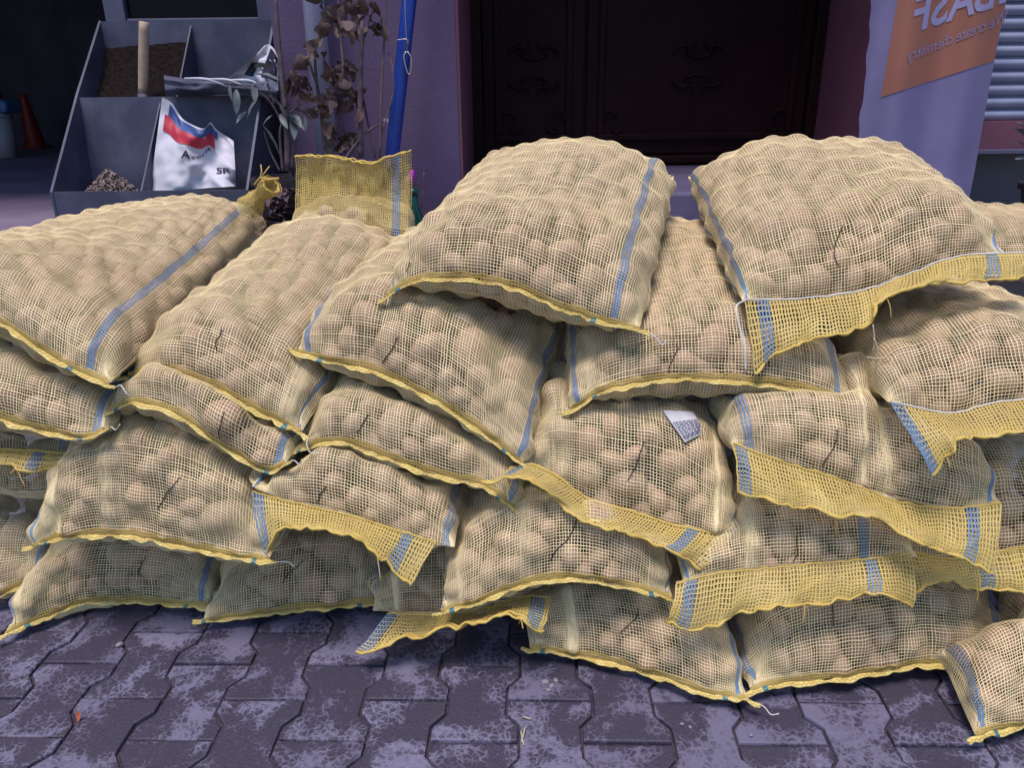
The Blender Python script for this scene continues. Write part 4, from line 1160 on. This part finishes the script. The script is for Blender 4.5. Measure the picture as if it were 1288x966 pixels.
def put_leaf(me, p, d, size, parent, roll=0.0):
    d = Vector(d).normalized()
    o = link("leaf", me, None, parent)
    q = d.to_track_quat('Y', 'Z')
    o.rotation_mode = 'QUATERNION'; 
    from mathutils import Quaternion
    o.rotation_quaternion = q @ Quaternion((0, 1, 0), roll)
    o.scale = (size, size, size)
    o.location = tuple(np.asarray(p) - world_loc(parent))
lr = random.Random(21)
# dried plant in the middle pot
bx_ = at(425, 200, 2.48)
dpz = bx_[2] - 0.02
dpl = empty("dried_plant", (bx_[0], 2.48, FLOOR), label="withered brown-leaved plant in dark pot before the downpipe", cat="plant")
pot("pot", bx_[0], 2.48, FLOOR, 0.135, dpz - FLOOR, dpl)
for pts, r0 in (([(410, 198), (405, 150), (398, 100), (396, 60), (398, 45)], 0.006), ([(454, 198), (453, 120), (455, 60), (455, 26)], 0.0085), ([(416, 198), (424, 150), (432, 90), (428, 40), (424, -40)], 0.006),
                ([(472, 198), (462, 150), (455, 110), (452, 90)], 0.004), ([(478, 198), (480, 110), (484, 40), (488, -30)], 0.0042), ([(479, 170), (494, 120), (494, 85), (488, 65)], 0.003),
                ([(434, 200), (455, 172), (473, 158), (487, 151)], 0.0045), ([(455, 60), (463, 30), (470, 10)], 0.004), ([(400, 110), (390, 80), (388, 60)], 0.004), ([(424, 130), (440, 108), (446, 95)], 0.003)):
    tube("twig", [at(a, b, 2.46 + 0.03 * math.sin(a * 0.3)) for a, b in pts], [r0, r0 * 0.9, r0 * 0.5], "twig", dpl, 7, 16)
tube("twig_tip", [at(483, 152.5, 2.455), at(488, 150.5, 2.455)], [0.006, 0.007], "bag_white", dpl, 7)
for (a, b, r_, n_) in ((413, 8, 12, 6), (416, 36, 9, 5), (430, 6, 8, 4), (466, 16, 15, 9), (446, 32, 9, 5), (395, 66, 13, 8), (436, 78, 10, 6), (427, 102, 15, 11), (416, 120, 9, 5), (442, 116, 10, 6), (404, 143, 10, 5), (423, 168, 12, 7), (439, 175, 8, 4), (384, 104, 8, 3), (448, 140, 7, 3)):
    for _ in range(n_):
        p = at(a + lr.gauss(0, r_ * 0.5), b + lr.gauss(0, r_ * 0.55), 2.46 + lr.gauss(0, 0.025))
        put_leaf(lr.choice(dry), p, (lr.gauss(0, 1), lr.gauss(0, 0.8), lr.gauss(-0.5, 0.8)), lr.uniform(0.034, 0.062), dpl, lr.uniform(0, 6.3))
# green-leaved shrub in the pot nearest the bin
gx = at(358, 205, 2.42)
gpl = empty("leafy_shrub", (gx[0], 2.42, FLOOR), label="shrub with narrow grey-green leaves beside the seed bin", cat="plant")
pot("pot", gx[0], 2.42, FLOOR, 0.10, gx[2] - FLOOR - 0.04, gpl)
for pts, r0 in (([(362, 215), (360, 150), (352, 70), (346, -10)], 0.0095), ([(356, 215), (352, 170), (356, 145), (352, 135)], 0.005), ([(357, 160), (345, 135), (330, 118), (305, 108), (285, 104)], 0.0035), ([(345, 130), (338, 110), (334, 95), (326, 82)], 0.003), ([(358, 150), (372, 135), (388, 128)], 0.003), ([(352, 215), (340, 190), (332, 165)], 0.0035), ([(366, 215), (372, 160), (378, 110), (376, 92)], 0.0035)):
    tube("stem", [at(a, b, 2.40) for a, b in pts], [r0, r0 * 0.85, r0 * 0.5], "twig", gpl, 7, 16)
for (a, b, a2, b2, k) in ((289, 106, 290, 125, 0), (297, 112, 298, 140, 0), (325, 124, 307, 146, 1), (310, 140, 297, 150, 0), (320, 84, 345, 79, 0), (322, 93, 349, 95, 0), (318, 104, 322, 124, 0), (355, 140, 350, 124, 0), (358, 138, 366, 126, 0), (366, 136, 393, 142, 0), (362, 144, 382, 158, 0), (370, 142, 378, 156, 1), (383, 146, 385, 164, 1), (331, 158, 358, 194, 0), (344, 144, 330, 153, 0), (352, 143, 360, 158, 0), (340, 100, 330, 108, 0), (366, 150, 372, 170, 0), (350, 132, 342, 120, 1), (305, 108, 285, 102, 0), (315, 112, 326, 100, 0)):
    p, q = at(a, b, 2.39 + lr.uniform(-.02, .02)), at(a2, b2, 2.37 + lr.uniform(-.03, .03))
    put_leaf(lr.choice(grn), p, q - p, float(np.linalg.norm(q - p)) * 1.05, gpl, lr.uniform(-0.6, 0.6))
for (a, b) in ((366, 88), (370, 98), (378, 104), (375, 112), (382, 96)):
    put_leaf(lr.choice(dry), at(a, b, 2.40), (lr.gauss(0, 1), -0.3, -1), 0.05, gpl, lr.uniform(0, 6))
# shrivelled ornamental cabbage in a small pot
cp = at(358, 262, 2.28)
cab = empty("shrivelled_plant", (cp[0], cp[1], FLOOR), label="shrivelled dark violet plant in small pot behind the tied sack mouth", cat="plant")
pot("pot", cp[0], cp[1], FLOOR, 0.055, max(0.06, cp[2] - FLOOR - 0.03), cab)
crk = [leaf_mesh("leaf", "twig", 0.45, -0.3, 1.6, 40 + s) for s in range(4)]
for _ in range(46):
    a = lr.uniform(0, 6.28); el = lr.uniform(-0.5, 1.2)
    put_leaf(lr.choice(crk), cp + np.array([0.012 * math.cos(a), 0.012 * math.sin(a), lr.uniform(-0.04, 0.05)]), (math.cos(a), math.sin(a), el), lr.uniform(0.03, 0.05), cab, lr.uniform(-1, 1))
# tulip bud and green bottle
tp = at(517, 223, 2.22)
tul = empty("tulip", (tp[0], tp[1], FLOOR), label="single magenta tulip bud beside the green bottle", cat="flower")
tube("stem", [(tp[0] - 0.02, tp[1], FLOOR), (tp[0] - 0.012, tp[1], tp[2] - 0.08), tp + np.array([-0.004, 0, -0.012])], 0.003, "green_leaf", tul, 6, 10)
tube("bud", [tp + np.array([-0.006, 0, -0.018]), tp + np.array([-0.003, 0, -0.009]), tp + np.array([0, 0, 0.002]), tp + np.array([0.004, 0, 0.013]), tp + np.array([0.007, 0, 0.021])], [0.003, 0.0115, 0.0125, 0.009, 0.002], "tulip", tul, 12)
for d in ((-0.5, 0.1, 0.6), (-0.8, 0, 0.35), (0.5, -.2, 0.7), (-0.3, -.3, .8)): put_leaf(lr.choice(grn), (tp[0] - 0.018, tp[1], tp[2] - 0.09), d, 0.09, tul)
for pts in ([(508, 262), (514, 240), (528, 228), (534, 218)], [(505, 250), (512, 232), (514, 205)], [(530, 262), (533, 236), (533, 216)]):
    tube("dry_stalk", [at(a, b, 2.23) for a, b in pts], 0.0016, "twig", tul, 5, 10)
bt = at(521, 268, 2.17)
btl = empty("green_bottle", (bt[0], bt[1], FLOOR), label="dark green glass bottle behind the topmost middle sack", cat="bottle")
zt = at(523, 238, 2.17)[2]
tube("glass", [(bt[0], bt[1], FLOOR), (bt[0], bt[1], FLOOR + 0.01), (bt[0], bt[1], zt - 0.085), (bt[0], bt[1], zt - 0.045), (bt[0], bt[1], zt)], [0.028, 0.03, 0.03, 0.013, 0.012], "bottle_green", btl, 20)
tube("neck_ring", [(bt[0], bt[1], zt - 0.012), (bt[0], bt[1], zt + 0.001)], 0.0145, "bottle_green", btl, 20)
# pale-leaved plant at the far right
rp = at(1335, 222, 2.35)
rpl = empty("potted_plant", (rp[0], rp[1], FLOOR), label="pale green leaves of potted plant at the shutter side", cat="plant")
pot("pot", rp[0], rp[1], FLOOR, 0.10, max(0.08, rp[2] - FLOOR - 0.02), rpl)
for (a, b, a2, b2) in ((1296, 175, 1279, 155), (1298, 168, 1284, 148), (1296, 190, 1281, 172), (1304, 180, 1306, 150), (1294, 200, 1280, 196), (1305, 195, 1318, 170), (1292, 165, 1284, 160)):
    p, q = at(a, b, 2.34), at(a2, b2, 2.31); put_leaf(lr.choice(grn), p, q - p, float(np.linalg.norm(q - p)), rpl, lr.uniform(-.6, .6))
    tube("stem", [at(1333, 220, 2.35), at(1312, 200, 2.35), p], 0.002, "green_leaf", rpl, 5)
# things standing inside the dim shop
bk = at_z(8, 198, FLOOR); zk = at(8, 142, bk[1])[2]
bu = empty("white_bucket", (bk[0], bk[1], FLOOR), label="white plastic bucket on the shop floor at the left edge", cat="bucket")
tube("body", [(bk[0], bk[1], FLOOR), (bk[0], bk[1], zk - 0.03)], [0.085, 0.105], "bucket_white", bu, 24)
tube("rim", [(bk[0], bk[1], zk - 0.03), (bk[0], bk[1], zk)], 0.112, "bucket_white", bu, 24)
bs = empty("blue_bag", (bk[0], bk[1], zk), label="blue and red plastic bag lying on the white bucket", cat="bag")
box("bag_body", bk[0] - 0.16, bk[0] + 0.155, bk[1] - 0.11, bk[1] + 0.11, zk + 0.002, zk + 0.10, "bag_blue", bs, bev=0.03)
box("red_panel", bk[0] - 0.15, bk[0] + 0.03, bk[1] - 0.09, bk[1] + 0.10, zk + 0.098, zk + 0.16, "red_plastic", bs, bev=0.02)
rc = at_z(46, 186, FLOOR); zr = at(38, 118, rc[1])[2]
rco = empty("red_canister", (rc[0], rc[1], FLOOR), label="tapered red plastic canister on floor beside white bucket", cat="canister")
tube("body", [(rc[0], rc[1], FLOOR), (rc[0], rc[1], FLOOR + 0.02), (rc[0] - 0.02, rc[1], zr - 0.03), (rc[0] - 0.02, rc[1], zr)], [0.08, 0.085, 0.035, 0.03], "red_plastic", rco, 20)
box("foot_plate", rc[0] - 0.09, rc[0] + 0.09, rc[1] - 0.09, rc[1] + 0.09, FLOOR + 0.0, FLOOR + 0.018, "red_plastic", rco, bev=0.006)
for (a, b, hpx, wd, lab) in ((66, 175, 120, 0.16, "dim grey carton on the floor behind the red canister"), (60, 160, 78, 0.34, "large dim grey carton deeper inside the shop")):
    g0 = at_z(a, b, FLOOR); zz = at(a, hpx, g0[1])[2]
    cr = empty("carton", (g0[0], g0[1], FLOOR), label=lab, cat="box")
    box("carton_body", g0[0] - wd, g0[0] + wd * 0.5, g0[1], g0[1] + 0.4, FLOOR, zz, "box_grey", cr, bev=0.01)
    box("carton_flap", g0[0] - wd * 0.9, g0[0] + wd * 0.4, g0[1] - 0.006, g0[1] - 0.001, zz - 0.12, zz - 0.01, "box_grey", cr)

# ---- small details on the stack: tied mouth, tag, hanging threads
tie = empty("tied_mouth_string", at(332, 240, 2.10), label="orange string tied round the twisted net mouth near the seed bin", cat="string")
tn = SACKS[3].root
c0, c1, c2 = at(314, 262, 2.10), at(326, 246, 2.08), at(341, 233, 2.05)
ax = (c2 - c0) / np.linalg.norm(c2 - c0)
for lay, (ra, rb, rc_) in enumerate(((0.036, 0.016, 0.027), (0.030, 0.013, 0.021))):
    cpts = catmull([c0, c1, c2], 16)
    rad = np.interp(np.linspace(0, 1, 16), [0, 0.5, 1], [ra, rb, rc_])
    Vt, Qt = tube_np(cpts, rad, 30)
    P = Vt.reshape(16, 30, 3); P = np.concatenate([P, P[:, :1]], 1)
    P = P + blur(rng.normal(size=P.shape) * 0.003, 1)
    Nn = normals(P); ctr = cpts[:, None]; Nn *= np.sign(((P - ctr) * Nn).sum(-1).mean())
    mk = np.ones(P.shape[:2], bool)
    Vn, Qn = join_sets([strands(P, Nn, 0, mk, np.full(P.shape[:2], 0.002), 0.0008), strands(P, Nn, 1, mk, np.full(P.shape[:2][::-1], 0.002), 0.0008)])
    add_np("tied_mouth", Vn, Qn, "flap_net", tn)
Vt, Qt = tube_np(np.vstack([P[-1], P[-1][:1]]), 0.0035, 6); add_np("mouth_cord", Vt, Qt, "cord", tn)
tube("knot", [at(320, 232, 2.05), at(328, 223, 2.03), at(335, 226, 2.03), at(342, 225, 2.03), at(351, 224, 2.03)], 0.0028, "string", tie, 6, 16)
tube("loose_end", [at(327, 224, 2.03), at(329, 216, 2.03), at(328, 207, 2.04)], 0.0018, "string", tie, 5, 8)
tube("loose_end", [at(330, 221, 2.03), at(335, 214, 2.03), at(339, 209, 2.04)], 0.0016, "string", tie, 5, 8)
# printed paper tag
def drop(S, a, b, off):
    X, Yp_, _ = to_px(S.Ptop); k = np.argmin((X - a) ** 2 + (Yp_ - b) ** 2)
    return S.Ptop.reshape(-1, 3)[k] + S.Ntop.reshape(-1, 3)[k] * off
S18 = [s for s in SACKS if s.root["label"].startswith("sack with a printed paper tag")][0]
cor = np.array([(823, 511), (872, 517), (893, 546), (861, 567)], float)
n_ = 12; TP = np.zeros((n_, n_, 3))
for i in range(n_):
    for j in range(n_):
        s_, t_ = j / (n_ - 1), i / (n_ - 1)
        p = (cor[0] * (1 - s_) + cor[1] * s_) * (1 - t_) + (cor[3] * (1 - s_) + cor[2] * s_) * t_
        TP[i, j] = drop(S18, p[0], p[1], 0.004)
TP = blur(TP, 10); TP = TP + np.array([0, -0.004, 0.003])
tg = empty("paper_tag", TP[5, 5], label="white printed paper tag on the sack below the level hem", cat="tag")
I = np.arange(n_ * n_).reshape(n_, n_); Qg = np.stack([I[:-1, :-1], I[1:, :-1], I[1:, 1:], I[:-1, 1:]], -1).reshape(-1, 4)
TB = TP + np.array([0, 0.0006, -0.0006])
sh = add_np("sheet", np.vstack([TP.reshape(-1, 3), TB.reshape(-1, 3)]), np.vstack([Qg, Qg[:, ::-1] + n_ * n_]), "paper_tag", tg)
V, F = [], []
tr = random.Random(3)
for q in range(10):
    t_ = 0.42 + q * 0.055; s_ = 0.1
    while s_ < 0.9:
        wdt = tr.uniform(0.04, 0.14)
        k = len(V); hh = 0.016 if q != 7 else 0.028
        for a, b in ((s_, t_ - hh), (min(0.92, s_ + wdt), t_ - hh), (min(0.92, s_ + wdt), t_ + hh), (s_, t_ + hh)): V.append(samp(TP, a, b) + np.array([0, -0.0008, 0.0008]))
        F.append((k, k + 1, k + 2, k + 3)); s_ += wdt + 0.03
add_py("print_rows", V, F, "tag_ink", sh, kind="stuff")
# threads hanging from the flap of the banner-side sack
ht_ = empty("hanging_thread", at(1100, 412, 1.30), label="frayed string tail hanging below the banner-side top sack flap", cat="thread")
tube("strand", [at(1098, 408, 1.30), at(1100, 430, 1.295), at(1097, 444, 1.295)], 0.0013, "straw", ht_, 5, 10)
tube("strand", [at(1099, 425, 1.295), at(1104, 440, 1.29), at(1103, 458, 1.29), at(1105, 470, 1.29)], [0.0012, 0.0012, 0.004], "straw", ht_, 5, 12)
tube("strand", [at(1090, 449, 1.29), at(1102, 451, 1.288), at(1120, 450, 1.29)], 0.0013, "straw", ht_, 5, 8)
wt = empty("white_string", at(930, 430, 1.30), label="white string hanging down beside the banner-side top sack flap", cat="string")
tube("strand", [at(938, 377, 1.325), at(926, 386, 1.27), at(930, 410, 1.25), at(936, 435, 1.235), at(938, 468, 1.225)], 0.0018, "white_thread", wt, 6, 24)

# ---- litter on the pavers
fl_ = at_z(98, 908, 0.006)
lf = empty("dry_leaf", fl_, label="tiny curled reddish dry leaf on the pavers", cat="leaf")
lm = leaf_mesh("blade", "dry_leaf_red", 0.3, 0.5, 1.0, 77)
o = link("blade", lm, None, lf); o.scale = (0.015, 0.016, 0.016); o.rotation_euler = (0.5, 0.2, 0.6)
o = link("stalk", lm, None, lf); o.scale = (0.004, 0.016, 0.01); o.rotation_euler = (0.2, 0.0, 3.6)
pm = potato_mesh(50, 2); pm.materials.clear(); pm.materials.append(MATS["pebble"])
for k, (a, b, s_) in enumerate(((686, 858, .006), (694, 863, .005), (699, 856, .0045), (690, 868, .004), (150, 811, .006), (868, 915, .003), (858, 911, .003), (945, 925, .003))):
    pz = at_z(a, b, 0.004)
    o = link("pebble", pm, None, None, label=("grey pebble lying in the joint below the flap on the pavers", "small grey pebble on the left pavers", "tiny pale pebble on the pavers before the middle bottom sack")[0 if k < 4 else 1 if k == 4 else 2], cat="pebble", group="pebbles on the pavers")
    o.location = tuple(pz); o.scale = (s_ * 1.3, s_, s_ * 0.7); o.rotation_euler = (0, 0, k)
for k, (a, b, a2, b2) in enumerate(((655, 920, 659, 938), (661, 914, 656, 934), (668, 905, 658, 902))):
    st = tube("straw", [at_z(a, b, 0.006), at_z((a + a2) / 2, (b + b2) / 2, 0.009), at_z(a2, b2, 0.006)], 0.0014, "straw", None, 5, 8,
              label="broken pale straw bit lying on the middle pavers", cat="straw", group="straw bits on the pavers")
